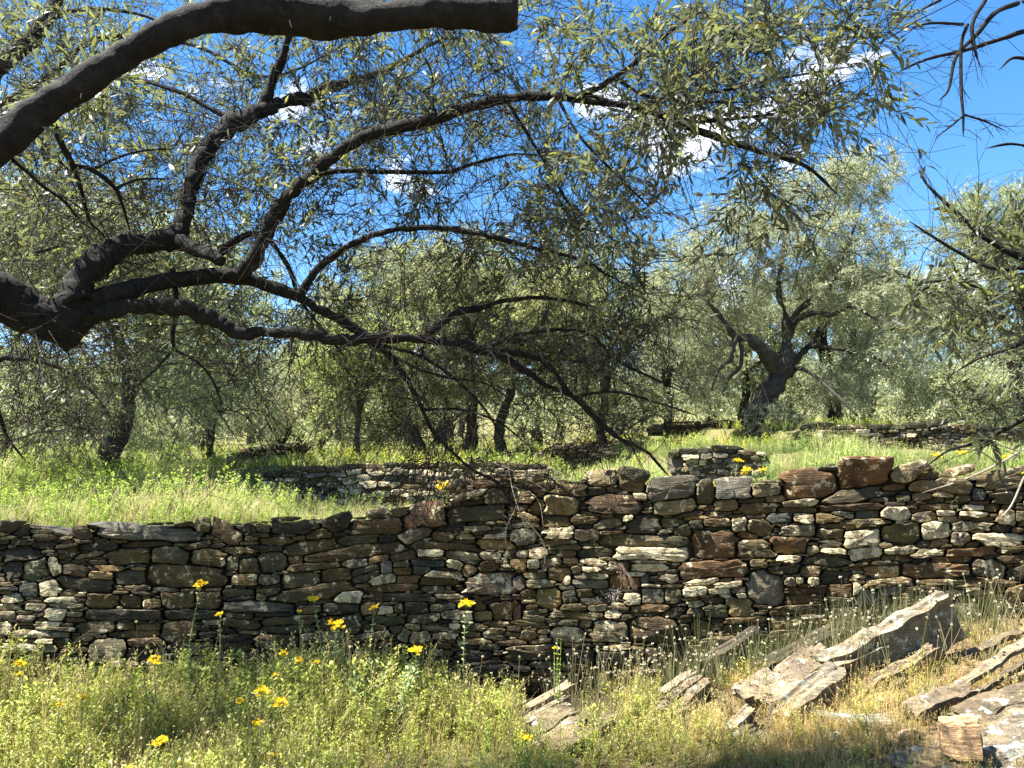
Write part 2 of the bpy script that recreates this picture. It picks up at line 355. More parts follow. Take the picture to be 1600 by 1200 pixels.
# cx cy w h tilt colour  (photo pixels)
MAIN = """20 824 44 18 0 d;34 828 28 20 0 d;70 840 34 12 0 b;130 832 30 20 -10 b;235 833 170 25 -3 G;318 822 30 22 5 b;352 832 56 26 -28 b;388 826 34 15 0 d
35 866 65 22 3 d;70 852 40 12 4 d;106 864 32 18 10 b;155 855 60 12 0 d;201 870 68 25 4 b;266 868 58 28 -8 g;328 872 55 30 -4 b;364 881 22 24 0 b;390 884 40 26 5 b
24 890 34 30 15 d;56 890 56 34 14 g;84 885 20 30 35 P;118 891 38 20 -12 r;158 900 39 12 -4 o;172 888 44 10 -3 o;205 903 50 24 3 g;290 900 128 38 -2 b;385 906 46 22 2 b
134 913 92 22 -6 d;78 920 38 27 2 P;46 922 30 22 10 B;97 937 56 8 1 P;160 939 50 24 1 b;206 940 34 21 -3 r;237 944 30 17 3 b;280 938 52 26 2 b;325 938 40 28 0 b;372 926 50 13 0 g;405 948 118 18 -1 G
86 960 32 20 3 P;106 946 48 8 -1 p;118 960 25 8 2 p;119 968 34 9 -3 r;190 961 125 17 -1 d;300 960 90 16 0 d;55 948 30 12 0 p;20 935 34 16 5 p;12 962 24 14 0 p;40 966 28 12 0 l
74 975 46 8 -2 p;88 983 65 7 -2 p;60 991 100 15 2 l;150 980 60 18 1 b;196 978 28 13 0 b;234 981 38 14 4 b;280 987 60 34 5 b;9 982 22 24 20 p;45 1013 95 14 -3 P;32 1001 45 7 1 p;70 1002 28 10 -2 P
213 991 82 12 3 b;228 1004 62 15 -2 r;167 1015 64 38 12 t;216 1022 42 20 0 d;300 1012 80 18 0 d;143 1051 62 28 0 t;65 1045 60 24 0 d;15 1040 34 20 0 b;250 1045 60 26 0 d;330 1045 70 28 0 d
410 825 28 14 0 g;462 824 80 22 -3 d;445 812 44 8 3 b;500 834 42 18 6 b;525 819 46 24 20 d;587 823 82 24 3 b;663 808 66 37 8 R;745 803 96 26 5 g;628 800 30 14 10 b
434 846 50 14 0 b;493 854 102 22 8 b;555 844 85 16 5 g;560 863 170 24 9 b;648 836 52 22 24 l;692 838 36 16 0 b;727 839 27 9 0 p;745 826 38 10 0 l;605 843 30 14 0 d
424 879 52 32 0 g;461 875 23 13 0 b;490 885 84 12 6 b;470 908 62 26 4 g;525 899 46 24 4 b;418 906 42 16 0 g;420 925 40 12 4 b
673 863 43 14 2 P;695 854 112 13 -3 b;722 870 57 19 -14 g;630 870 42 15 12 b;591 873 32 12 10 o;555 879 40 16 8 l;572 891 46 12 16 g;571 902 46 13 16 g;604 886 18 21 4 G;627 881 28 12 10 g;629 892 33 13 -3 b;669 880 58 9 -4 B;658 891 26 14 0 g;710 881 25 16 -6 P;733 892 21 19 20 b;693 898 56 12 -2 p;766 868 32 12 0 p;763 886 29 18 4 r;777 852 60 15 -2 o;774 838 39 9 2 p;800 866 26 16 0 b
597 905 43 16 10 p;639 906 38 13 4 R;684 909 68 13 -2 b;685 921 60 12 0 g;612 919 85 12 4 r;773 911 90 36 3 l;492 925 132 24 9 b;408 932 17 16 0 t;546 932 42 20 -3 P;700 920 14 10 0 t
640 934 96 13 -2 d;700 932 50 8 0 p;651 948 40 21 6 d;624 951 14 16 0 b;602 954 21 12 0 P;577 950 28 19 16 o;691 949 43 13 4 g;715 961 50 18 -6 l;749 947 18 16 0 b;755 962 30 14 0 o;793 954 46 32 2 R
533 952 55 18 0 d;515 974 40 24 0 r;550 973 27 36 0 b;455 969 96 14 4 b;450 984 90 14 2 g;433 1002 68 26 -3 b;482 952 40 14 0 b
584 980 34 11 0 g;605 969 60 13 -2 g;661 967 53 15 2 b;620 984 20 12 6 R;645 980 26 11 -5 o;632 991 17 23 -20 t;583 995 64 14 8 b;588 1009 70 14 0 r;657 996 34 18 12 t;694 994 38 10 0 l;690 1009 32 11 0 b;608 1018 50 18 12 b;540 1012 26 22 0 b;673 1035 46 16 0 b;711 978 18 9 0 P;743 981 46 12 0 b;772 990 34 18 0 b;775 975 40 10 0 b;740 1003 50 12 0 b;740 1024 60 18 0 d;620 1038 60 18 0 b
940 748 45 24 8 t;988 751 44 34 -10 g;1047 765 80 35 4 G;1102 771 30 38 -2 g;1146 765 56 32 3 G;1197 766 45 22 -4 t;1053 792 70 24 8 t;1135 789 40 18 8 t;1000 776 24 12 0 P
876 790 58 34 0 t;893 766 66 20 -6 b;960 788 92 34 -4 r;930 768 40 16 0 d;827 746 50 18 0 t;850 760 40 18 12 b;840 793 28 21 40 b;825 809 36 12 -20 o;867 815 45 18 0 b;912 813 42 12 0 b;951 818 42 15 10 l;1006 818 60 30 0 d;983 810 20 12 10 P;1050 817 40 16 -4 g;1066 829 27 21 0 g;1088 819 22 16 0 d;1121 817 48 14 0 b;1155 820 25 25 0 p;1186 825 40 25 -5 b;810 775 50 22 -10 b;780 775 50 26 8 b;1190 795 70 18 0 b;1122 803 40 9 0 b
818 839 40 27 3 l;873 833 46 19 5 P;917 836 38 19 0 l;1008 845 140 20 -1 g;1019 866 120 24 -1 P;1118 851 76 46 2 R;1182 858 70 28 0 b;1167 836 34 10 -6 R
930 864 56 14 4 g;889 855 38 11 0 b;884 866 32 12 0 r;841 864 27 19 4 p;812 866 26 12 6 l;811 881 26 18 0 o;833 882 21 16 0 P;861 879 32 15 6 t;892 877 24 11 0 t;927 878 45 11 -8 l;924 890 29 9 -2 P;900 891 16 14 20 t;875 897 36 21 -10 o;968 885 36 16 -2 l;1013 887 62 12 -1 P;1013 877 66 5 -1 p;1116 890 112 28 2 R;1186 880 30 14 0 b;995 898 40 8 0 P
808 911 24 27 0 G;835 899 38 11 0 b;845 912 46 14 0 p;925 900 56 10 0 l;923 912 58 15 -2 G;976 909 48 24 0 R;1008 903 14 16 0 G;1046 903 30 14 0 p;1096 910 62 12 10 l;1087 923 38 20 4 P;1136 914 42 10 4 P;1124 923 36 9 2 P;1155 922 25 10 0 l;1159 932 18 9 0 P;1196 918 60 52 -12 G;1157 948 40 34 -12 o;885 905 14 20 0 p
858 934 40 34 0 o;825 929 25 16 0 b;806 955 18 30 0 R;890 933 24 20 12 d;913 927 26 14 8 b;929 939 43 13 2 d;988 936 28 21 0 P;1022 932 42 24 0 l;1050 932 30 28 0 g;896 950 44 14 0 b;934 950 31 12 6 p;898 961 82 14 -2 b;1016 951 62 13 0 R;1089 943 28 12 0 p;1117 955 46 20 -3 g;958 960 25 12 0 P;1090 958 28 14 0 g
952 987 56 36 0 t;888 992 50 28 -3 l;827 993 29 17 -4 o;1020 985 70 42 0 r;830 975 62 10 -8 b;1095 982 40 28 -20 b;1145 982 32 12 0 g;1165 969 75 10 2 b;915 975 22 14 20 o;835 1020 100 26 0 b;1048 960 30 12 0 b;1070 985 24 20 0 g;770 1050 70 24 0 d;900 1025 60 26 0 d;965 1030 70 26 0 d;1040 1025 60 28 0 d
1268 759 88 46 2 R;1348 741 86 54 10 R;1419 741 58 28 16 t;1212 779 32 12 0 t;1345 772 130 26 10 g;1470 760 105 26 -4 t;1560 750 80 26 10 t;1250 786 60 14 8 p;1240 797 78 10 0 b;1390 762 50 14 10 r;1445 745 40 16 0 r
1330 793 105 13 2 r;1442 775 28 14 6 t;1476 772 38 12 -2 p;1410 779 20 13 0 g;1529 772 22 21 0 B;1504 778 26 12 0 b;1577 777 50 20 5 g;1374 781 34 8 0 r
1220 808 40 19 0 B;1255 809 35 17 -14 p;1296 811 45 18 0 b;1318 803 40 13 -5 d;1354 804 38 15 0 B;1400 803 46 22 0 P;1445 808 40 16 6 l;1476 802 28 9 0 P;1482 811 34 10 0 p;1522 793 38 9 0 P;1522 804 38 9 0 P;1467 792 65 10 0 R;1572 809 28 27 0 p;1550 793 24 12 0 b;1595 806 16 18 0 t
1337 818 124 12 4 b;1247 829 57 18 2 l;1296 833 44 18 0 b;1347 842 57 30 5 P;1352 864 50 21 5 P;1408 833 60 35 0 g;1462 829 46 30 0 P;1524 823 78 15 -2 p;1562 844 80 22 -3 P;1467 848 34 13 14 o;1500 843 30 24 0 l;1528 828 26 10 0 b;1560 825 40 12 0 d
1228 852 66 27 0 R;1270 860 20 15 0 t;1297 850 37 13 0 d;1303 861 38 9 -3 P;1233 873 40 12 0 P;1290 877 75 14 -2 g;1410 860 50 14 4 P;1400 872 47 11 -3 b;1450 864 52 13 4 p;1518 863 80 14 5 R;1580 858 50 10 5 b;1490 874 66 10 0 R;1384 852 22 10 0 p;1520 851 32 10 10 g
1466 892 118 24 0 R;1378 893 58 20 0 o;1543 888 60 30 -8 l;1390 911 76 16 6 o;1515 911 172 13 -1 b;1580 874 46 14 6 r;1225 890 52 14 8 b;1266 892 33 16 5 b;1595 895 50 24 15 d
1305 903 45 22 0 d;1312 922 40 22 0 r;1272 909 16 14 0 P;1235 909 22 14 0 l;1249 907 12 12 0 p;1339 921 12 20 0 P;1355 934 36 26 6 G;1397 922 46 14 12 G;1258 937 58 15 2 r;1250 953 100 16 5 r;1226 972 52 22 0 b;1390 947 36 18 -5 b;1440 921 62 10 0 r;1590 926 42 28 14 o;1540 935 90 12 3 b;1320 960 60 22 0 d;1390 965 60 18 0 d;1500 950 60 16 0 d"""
def parse(s):
    out = []
    for row in s.replace('\n', ';').split(';'):
        if row.strip():
            f = row.split(); out.append((float(f[0]), float(f[1]), float(f[2]), float(f[3]), math.radians(float(f[4])), f[5]))
    return out

def pack_stones(x0, x1, top, bot, hand, stages, rng, colours, step=1.0):
    """share a wall face out between stones; returns an outline polygon for each"""
    W = int((x1 - x0) / step); ymin = min(p[1] for p in top) - 4; ymax = max(p[1] for p in bot) + 4
    H = int((ymax - ymin) / step)
    gx = x0 + (np.arange(W) + .5) * step; gy = ymin + (np.arange(H) + .5) * step
    tl = np.interp(gx, *zip(*top)); bl = np.interp(gx, *zip(*bot))
    dom = (gy[:, None] > tl[None]) & (gy[:, None] < bl[None])
    D = np.full((H, W), 9.0); O = np.full((H, W), -1, int); S = []
    def window(cx, cy, w, h, a, p, k=1.5):
        r = k * (math.hypot(w * math.cos(a), h * math.sin(a)) / 2 + 2); rr = k * (math.hypot(w * math.sin(a), h * math.cos(a)) / 2 + 2)
        i0, i1 = max(0, int((cx - r - x0) / step)), min(W, int((cx + r - x0) / step) + 1)
        j0, j1 = max(0, int((cy - rr - ymin) / step)), min(H, int((cy + rr - ymin) / step) + 1)
        if i1 <= i0 or j1 <= j0: return None
        dx = gx[None, i0:i1] - cx; dy = gy[j0:j1, None] - cy
        ca, sa = math.cos(a), -math.sin(a)                 # image y runs down
        u = np.abs(dx * ca + dy * sa) / (w / 2); v = np.abs(-dx * sa + dy * ca) / (h / 2)
        return j0, j1, i0, i1, (u ** p + v ** p) ** (1 / p)
    def put(st):
        cx, cy, w, h, a, c, p = st
        r = window(cx, cy, w, h, a, p)
        if r is None: return
        j0, j1, i0, i1, d = r
        dd = D[j0:j1, i0:i1]; m = d < dd
        dd[m] = d[m]; O[j0:j1, i0:i1][m] = len(S); S.append(st)
    for (cx, cy, w, h, a, c) in hand:
        if cx + w / 2 < x0 or cx - w / 2 > x1: continue
        asp = w / h
        p = 2.8 if asp < 1.7 and c not in 'RGd' and rng.random() < .3 else rng.uniform(4, 8) if (w * h > 700 or c in 'RGP') else rng.uniform(2.8, 5)
        put((cx, cy, w, h, a, c, p))
    for (n, w0, w1, h0, h1, need) in stages:
        free = np.argwhere((D > 1.0) & dom)
        if not len(free): break
        for j, i in free[rng.integers(0, len(free), n)]:
            if D[j, i] <= 1.0: continue
            w = rng.uniform(w0, w1); h = rng.uniform(h0, h1); a = math.radians(rng.normal(1.5, 5)); p = rng.uniform(2.4, 6)
            r = window(gx[i], gy[j], w, h, a, p, 1.0)
            if r is None: continue
            j0, j1, i0, i1, d = r
            ins = d < 1
            if ins.sum() < 4: continue
            ok = ((D[j0:j1, i0:i1] > 0.98) & dom[j0:j1, i0:i1])[ins].mean()
            if ok > need: put((gx[i], gy[j], w, h, a, colours[rng.integers(len(colours))], p))
    polys = []
    for k, (cx, cy, w, h, a, c, p) in enumerate(S):
        i, j = int((cx - x0) / step), int((cy - ymin) / step)
        if w * h < 14 * step: continue
        K = 24 if w * h > 350 * step * step else 16
        th = (np.arange(K) + (0 if p > 3 else rng.uniform(0, 1))) / K * 2 * np.pi
        if p > 3: th = th + rng.normal(0, .04, K)
        ca, sa = math.cos(a), math.sin(a)
        t = np.linspace(0.1, 1.28, 42)
        sc = (np.abs(np.cos(th)) ** p + np.abs(np.sin(th)) ** p) ** (-1 / p)
        ux = np.cos(th) * w / 2 * sc; uy = np.sin(th) * h / 2 * sc
        px = cx + t[None] * (ux * ca - uy * sa)[:, None]; py = cy - t[None] * (ux * sa + uy * ca)[:, None]
        ix = np.clip(((px - x0) / step).astype(int), 0, W - 1); iy = np.clip(((py - ymin) / step).astype(int), 0, H - 1)
        inside = (O[iy, ix] == k) & (py > ymin)
        # walls end at the domain's top and bottom for the fillers only
        if k >= len(hand): inside &= dom[iy, ix]
        first_out = np.where(inside.all(1), len(t), np.argmin(inside, 1))
        tt = t[np.clip(first_out - 1, 0, len(t) - 1)]
        tt = np.where(first_out == 0, 0.1, tt)
        ts = np.minimum(tt, (np.roll(tt, 1) + np.roll(tt, -1) + tt) / 3 * 1.16)
        ts *= rng.uniform(0.94, 1.0, K)
        L = np.hypot(ux, uy)
        ts = np.maximum(ts - 0.2 / np.maximum(L, 2), 0.3 * ts)
        X = cx + ts * (ux * ca - uy * sa); Y = cy - ts * (ux * sa + uy * ca)
        area = 0.5 * abs(np.sum(X * np.roll(Y, -1) - Y * np.roll(X, -1)))
        if area < 10 * step: continue
        polys.append((area, cx, cy, X, Y, c))
    return polys

def stone_mesh(bag, poly, Yf, rng, lean, depth, rough=1.0, cap=False):
    area, cx, cy, X, Y, c = poly
    yf = Yf(cx, cy)
    k = len(X)
    mx, my = X.mean(), Y.mean()
    C0 = P(mx, my, yf)
    Q = np.array([P(x, y, yf + 0.0) for x, y in zip(X, Y)])
    size = math.sqrt(area) / FPX * yf
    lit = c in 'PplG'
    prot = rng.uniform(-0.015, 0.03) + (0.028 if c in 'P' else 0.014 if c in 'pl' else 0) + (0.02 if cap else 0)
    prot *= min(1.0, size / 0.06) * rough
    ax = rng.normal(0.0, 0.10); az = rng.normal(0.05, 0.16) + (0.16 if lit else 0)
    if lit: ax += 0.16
    def pt(q, y, jit=0.0):
        r = np.array(q, float)
        y = y + ax * (r[0] - C0[0]) + az * (r[2] - C0[2])
        f = (y) / yf
        r[0] *= f; r[2] = EYE + (r[2] - EYE) * f; r[1] = y
        return r + rng.normal(0, jit, 3)
    s = min(size, 0.2)
    def ring(f, y, jit): return np.array([pt(C0 + (q - C0) * f, yf + y, jit * s) for q in Q])
    V = [ring(0.90, depth, .02), ring(1.0, 0.05 * min(1, s / .08) + 0.012, 0.012), ring(0.965, -prot + 0.07 * s * rng.uniform(.3, 1), 0.016),
         ring(0.84, -prot - 0.005 * s, 0.022), ring(0.42, -prot - 0.025 * s, 0.014)]
    ctr = pt(C0, yf - prot - 0.03 * s, 0.008 * s)
    V = np.concatenate(V + [[ctr]])
    Qd = []
    for r in range(4):
        a = np.arange(k) + r * k; b = (np.arange(k) + 1) % k + r * k
        Qd.append(np.stack([a, b, b + k, a + k], 1))
    a = np.arange(k) + 4 * k; b = (np.arange(k) + 1) % k + 4 * k
    T = np.stack([a, b, np.full(k, 5 * k)], 1)
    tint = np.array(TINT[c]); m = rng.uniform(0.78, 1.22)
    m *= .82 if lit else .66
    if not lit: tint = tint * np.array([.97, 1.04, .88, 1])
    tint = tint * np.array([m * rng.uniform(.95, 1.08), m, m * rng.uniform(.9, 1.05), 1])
    # image-plane polygon runs clockwise or not: make faces point towards -Y
    n = np.cross(V[2 * k + 1] - V[2 * k], V[3 * k] - V[2 * k])
    Q4 = np.concatenate(Qd)
    e1 = V[1 * k + 1] - V[1 * k]; e2 = ctr - V[1 * k]
    if np.cross(e1, e2)[1] > 0:
        Q4 = Q4[:, ::-1]; T = T[:, ::-1]
    bag.add(V, Q4, T, np.clip(tint, 0, 1))
    return C0

def build_wall(name, label, x0, x1, top, bot, hand, stages, Yf, depth, colours, seed, group=None, step=1.0, limit=300, core_y=0.09, thick=0.34):
    rng = np.random.default_rng(seed)
    polys = pack_stones(x0, x1, top, bot, hand, stages, rng, colours, step)
    inview = lambda p: 0 <= p[1] <= 1600
    polys.sort(key=lambda p: -p[0] * (1 if inview(p) else 0.01))
    cx = (x0 + x1) / 2; cyb = np.interp(cx, *zip(*bot))
    root = thing(name, label, 'wall', P(cx, cyb, Yf(cx, cyb)), group)
    rest = Bag(); base = root.location
    for i, p in enumerate(polys):
        b = Bag() if i < limit else rest
        cap = p[2] - np.interp(p[1], *zip(*top)) < 26 * step
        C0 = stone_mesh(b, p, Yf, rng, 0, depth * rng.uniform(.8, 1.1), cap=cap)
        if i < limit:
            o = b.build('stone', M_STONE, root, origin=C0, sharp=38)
            o.location = Vector(C0) - base
    if rest.n:
        o = rest.build('small_stones', M_STONE, root, origin=np.array(base), sharp=38, kind='stuff')
        o.location = (0, 0, 0)
    # packed earth and hearting behind the face stones
    b = Bag(); n = 120
    xs_ = np.linspace(x0 + 1, x1 - 1, n)
    rows = []
    for f in (1.0, 0.5, 0.0):
        r = []
        for x in xs_:
            yt = np.interp(x, *zip(*top)) + 9 * step; yb = np.interp(x, *zip(*bot)) + 4
            py = lerp(yt, yb, f); r.append(P(x, py, Yf(x, py) + core_y + 0.02 * math.sin(x * .37) * step))
        rows.append(np.array(r))
    bk = rows[2].copy(); bk[:, 1] += thick; bk2 = rows[0].copy(); bk2[:, 1] += thick
    allr = rows + [bk, bk2]
    V = np.concatenate(allr); a = np.arange(n - 1); q = []
    for r in range(4): q.append(np.stack([a + r * n, a + 1 + r * n, a + 1 + (r + 1) * n, a + (r + 1) * n], 1))
    ends = [[i * n for i in (0, 1, 2)] , ]
    b.add(V, np.concatenate(q), [[0, n, 3 * n], [0, 3 * n, 4 * n], [n, 2 * n, 3 * n], [n - 1, 2 * n - 1, 4 * n - 1], [n - 1, 4 * n - 1, 5 * n - 1], [2 * n - 1, 3 * n - 1, 4 * n - 1]])
    o = b.build('earth_core', M_CORE, root, origin=np.array(base)); o.location = (0, 0, 0)
    return root

top_main = [(-220, 812), (-60, 815), (0, 815), (60, 820), (100, 834), (150, 820), (300, 814), (360, 818), (440, 812), (560, 808), (625, 792), (640, 788), (700, 786), (722, 765), (745, 745), (800, 738), (850, 742), (905, 752), (925, 738), (960, 738), (1000, 745), (1010, 750), (1170, 752), (1230, 750), (1300, 722), (1385, 715), (1400, 732), (1450, 732), (1500, 745), (1600, 737), (1680, 740), (1880, 745)]
bot_main = [(-220, 1075), (-60, 1075), (250, 1078), (600, 1082), (800, 1085), (900, 1078), (1000, 1058), (1100, 1030), (1200, 1012), (1300, 994), (1450, 968), (1680, 962), (1880, 945)]
stages = [(1800, 55, 110, 9, 16, .88), (3500, 30, 64, 6.5, 11, .86), (5500, 18, 42, 4.5, 8, .82), (7000, 10, 24, 3, 5, .78)]
Ymain = lambda x, y: 4.93 + 0.22 * (1075 - y) / 330
build_wall('dry_stone_wall', 'long dark dry stone wall with rust red blocks on its top, crossing the whole foreground', -220, 1880, top_main, bot_main, parse(MAIN), stages, Ymain, 0.26, 'bbbbggdddrrolt', 5)

# the second wall, left of centre, holding back the next terrace
CAP2 = """395 750 34 12 20 b;425 742 30 10 8 d;455 736 26 8 -4 b;490 733 40 9 2 r;520 734 22 8 0 g;548 730 26 9 4 d;580 729 34 8 -3 b;612 727 24 8 3 g;640 728 28 9 -6 d;672 728 30 9 4 b;700 726 26 8 0 g;735 728 36 10 5 b;770 727 28 9 0 d;805 730 36 11 -5 r;838 730 28 9 3 d
575 757 26 11 0 P;668 740 22 12 0 p;690 742 18 12 0 P;700 753 26 14 0 P;556 768 22 9 0 P;596 772 26 10 0 P;545 752 20 10 0 p;610 749 22 9 0 G;560 760 18 8 0 p;480 765 40 12 0 g;640 752 20 9 0 b;520 758 26 10 0 b"""
top2 = [(366, 764), (385, 748), (420, 740), (460, 733), (560, 730), (640, 727), (720, 726), (860, 728)]
bot2 = [(366, 790), (420, 800), (640, 808), (860, 812)]
st2 = [(900, 20, 36, 7, 11, .88), (1800, 12, 24, 5, 8, .85), (2600, 7, 14, 3.5, 5.5, .8)]
build_wall('dry_stone_wall', 'low grey dry stone wall of small blocks behind the left half of the foreground wall', 366, 860, top2, bot2, parse(CAP2), st2, lambda x, y: 10.0 + 0.12 * (800 - y) / 75, 0.3, 'GGGPbpPgpb', 6, step=.6, core_y=.14)
# the third wall, upper right
CAP3 = """1265 667 26 9 10 d;1290 664 24 8 -5 g;1330 668 40 7 0 b;1375 667 40 7 3 d;1432 664 42 10 2 g;1462 661 34 12 14 d;1505 668 34 9 0 b;1540 668 30 9 5 d;1348 674 22 7 0 P;1425 680 16 6 0 P;1280 680 14 7 0 P;1310 683 24 6 0 p"""
top3 = [(1240, 676), (1256, 664), (1300, 664), (1400, 664), (1450, 657), (1480, 660), (1560, 666), (1610, 668)]
bot3 = [(1240, 702), (1300, 708), (1450, 716), (1610, 722)]
build_wall('dry_stone_wall', 'shaded slate dry stone wall on the upper terrace at the right, in front of the pale bush', 1240, 1610, top3, bot3, parse(CAP3), [(900, 18, 40, 4.5, 7.5, .88), (1800, 10, 24, 3.5, 6, .85), (2000, 6, 12, 3, 4.5, .8)], lambda x, y: 11.0 + 0.1 * (710 - y) / 45, 0.3, 'ggdbbdGp', 7, step=.6, core_y=.14)
# the short wall end in the middle
CAP4 = """1075 706 34 9 0 d;1105 703 30 8 4 g;1135 702 44 10 -4 d;1165 707 30 8 -8 b;1060 725 12 20 0 G;1062 745 12 18 0 G;1098 723 14 9 0 P;1122 719 18 8 4 G;1145 727 22 8 5 p;1132 738 22 8 -5 G;1150 738 20 9 8 G;1085 740 18 8 0 P;1112 745 20 9 0 G"""
top4 = [(1052, 702), (1090, 700), (1150, 698), (1190, 706)]
bot4 = [(1052, 800), (1190, 800)]
build_wall('dry_stone_wall', 'short broken end of a pale rubble wall just behind the flat grey capstones', 1052, 1190, top4, bot4, parse(CAP4), [(600, 14, 26, 7, 10, .86), (1200, 9, 16, 5, 8, .84), (1200, 6, 10, 3.5, 6, .8)], lambda x, y: 7.45 + 0.05 * (760 - y) / 60, 0.25, 'GGgGPdgp', 8, step=.6, core_y=.12)
# dark far walls glimpsed under the trees
build_wall('dry_stone_wall', 'far dark terrace wall glimpsed between the trunks left of the big olive', 1015, 1165, [(1015, 664), (1060, 658), (1165, 655)], [(1015, 676), (1165, 678)], [], [(500, 12, 26, 4, 7, .86), (800, 6, 14, 3, 5, .82)], lambda x, y: 17.0, 0.3, 'ggbdd', 9, step=.6, core_y=.14)
build_wall('dry_stone_wall', 'far shaded terrace wall beside the small bare tree at the left', 345, 480, [(345, 720), (370, 702), (420, 694), (480, 690)], [(345, 724), (400, 722), (480, 712)], [], [(500, 14, 26, 5, 8, .86), (900, 7, 14, 3, 5, .82)], lambda x, y: 14.6, 0.3, 'ddbgd', 10, step=.6, core_y=.14)
build_wall('rubble_bank', 'tumbled dark rubble bank at the foot of the leftmost olive trunk', 100, 262, [(100, 772), (140, 748), (170, 745), (215, 760), (262, 775)], [(100, 800), (262, 800)], [], [(600, 24, 44, 10, 18, .86), (800, 12, 24, 6, 12, .82), (800, 7, 12, 4, 6, .8)], lambda x, y: 8.9, 0.35, 'ddbdgd', 12, step=.8, core_y=.14)
build_wall('dry_stone_wall', 'fallen middle stretch of dark wall under the drooping twigs, right of the low grey wall', 840, 960, [(840, 706), (870, 692), (905, 690), (935, 686), (960, 700)], [(840, 734), (960, 726)], [], [(500, 16, 34, 5, 9, .86), (900, 8, 16, 3.5, 6, .82)], lambda x, y: 12.0, 0.3, 'ddbgdr', 13, step=.6, core_y=.14)
# ------------------------------------------------------------------ trees
def spline(pts, n_per=6):
    """Catmull-Rom through rows of (x, y, z, r)"""
    p = np.asarray(pts, float); p = np.vstack([2 * p[0] - p[1], p, 2 * p[-1] - p[-2]])
    out = []
    for i in range(1, len(p) - 2):
        t = np.linspace(0, 1, n_per, endpoint=False)[:, None]
        a, b, c, d = p[i - 1:i + 3]
        out.append(0.5 * ((2 * b) + (c - a) * t + (2 * a - 5 * b + 4 * c - d) * t ** 2 + (3 * b - a - 3 * c + d) * t ** 3))
    out.append(p[-2][None]); r = np.vstack(out); r[:, 3] = np.maximum(r[:, 3], 0.0012); return r
def tube(bag, path, sides=8, rng=RNG, knob=0.0, cap=True, col=None, endcap=None):
    c = path[:, :3]; r = path[:, 3].copy(); n = len(c)
    if r[-1] < .012 and n > 6: r[-3:] *= [.85, .6, .3]
    t = nrm(np.gradient(c, axis=0)); u = np.cross(t[0], [0.3, 0.1, 1.0]); u /= np.linalg.norm(u)
    V = []; th = np.arange(sides) / sides * 2 * np.pi
    ph = rng.uniform(0, 6, 6)
    s = np.concatenate([[0], np.cumsum(np.linalg.norm(np.diff(c, axis=0), axis=1))])
    for i in range(n):
        u = u - t[i] * np.dot(u, t[i]); u /= np.linalg.norm(u); w = np.cross(t[i], u)
        k = 1 + knob * (0.5 * np.sin(2 * th + ph[0] + s[i] * 7) + 0.35 * np.sin(3 * th + ph[1] - s[i] * 11) + 0.12 * math.sin(s[i] * 9 + ph[2]) + 0.25 * np.sin(5 * th + ph[3] + s[i] * 23) + 0.1 * rng.normal(0, 1, sides))
        V.append(c[i] + (r[i] * k)[:, None] * (np.cos(th)[:, None] * u + np.sin(th)[:, None] * w))
    V = np.concatenate(V)
    if knob and r.max() > .012:
        cc = np.repeat(c, sides, 0); rr = np.repeat(r, sides)[:, None]; f = .35 / max(r.max(), .02)
        nz = np.array([mnoise.noise(Vector(v * f * 1.0)) + .6 * mnoise.noise(Vector(v * f * 2.6)) + .35 * mnoise.noise(Vector(v * f * 6)) for v in V])[:, None]
        V = V + (V - cc) * nz * knob * 7.0
    i = np.arange(n - 1)[:, None] * sides; a = np.arange(sides)[None]; b = (a + 1) % sides
    Q = np.stack([i + a, i + b, i + b + sides, i + a + sides], -1).reshape(-1, 4)
    V = np.vstack([V, c[-1:]]); e = (n - 1) * sides
    T = np.stack([e + np.arange(sides), e + (np.arange(sides) + 1) % sides, np.full(sides, len(V) - 1)], 1) if cap else None
    bag.add(V, Q, T, col)
def twig_tubes(bag, pts, rad, sides=3, col=None):
    """many thin tubes at once: pts (K,N,3), rad (K,N)"""
    K, Nn, _ = pts.shape
    t = nrm(np.gradient(pts, axis=1)); ref = np.where(np.abs(t[..., 2:3]) > .9, np.array([1., 0, 0]), np.array([0, 0, 1.]))
    u = nrm(np.cross(t, ref)); w = np.cross(t, u)
    th = np.arange(sides) / sides * 2 * np.pi
    V = pts[:, :, None] + rad[:, :, None, None] * (np.cos(th)[None, None, :, None] * u[:, :, None] + np.sin(th)[None, None, :, None] * w[:, :, None])
    k = np.arange(K)[:, None, None] * Nn * sides; i = np.arange(Nn - 1)[None, :, None] * sides; a = np.arange(sides)[None, None]; b = (a + 1) % sides
    Q = np.stack([k + i + a, k + i + b, k + i + b + sides, k + i + a + sides], -1).reshape(-1, 4)
    bag.add(V.reshape(-1, 3), Q, None, col)
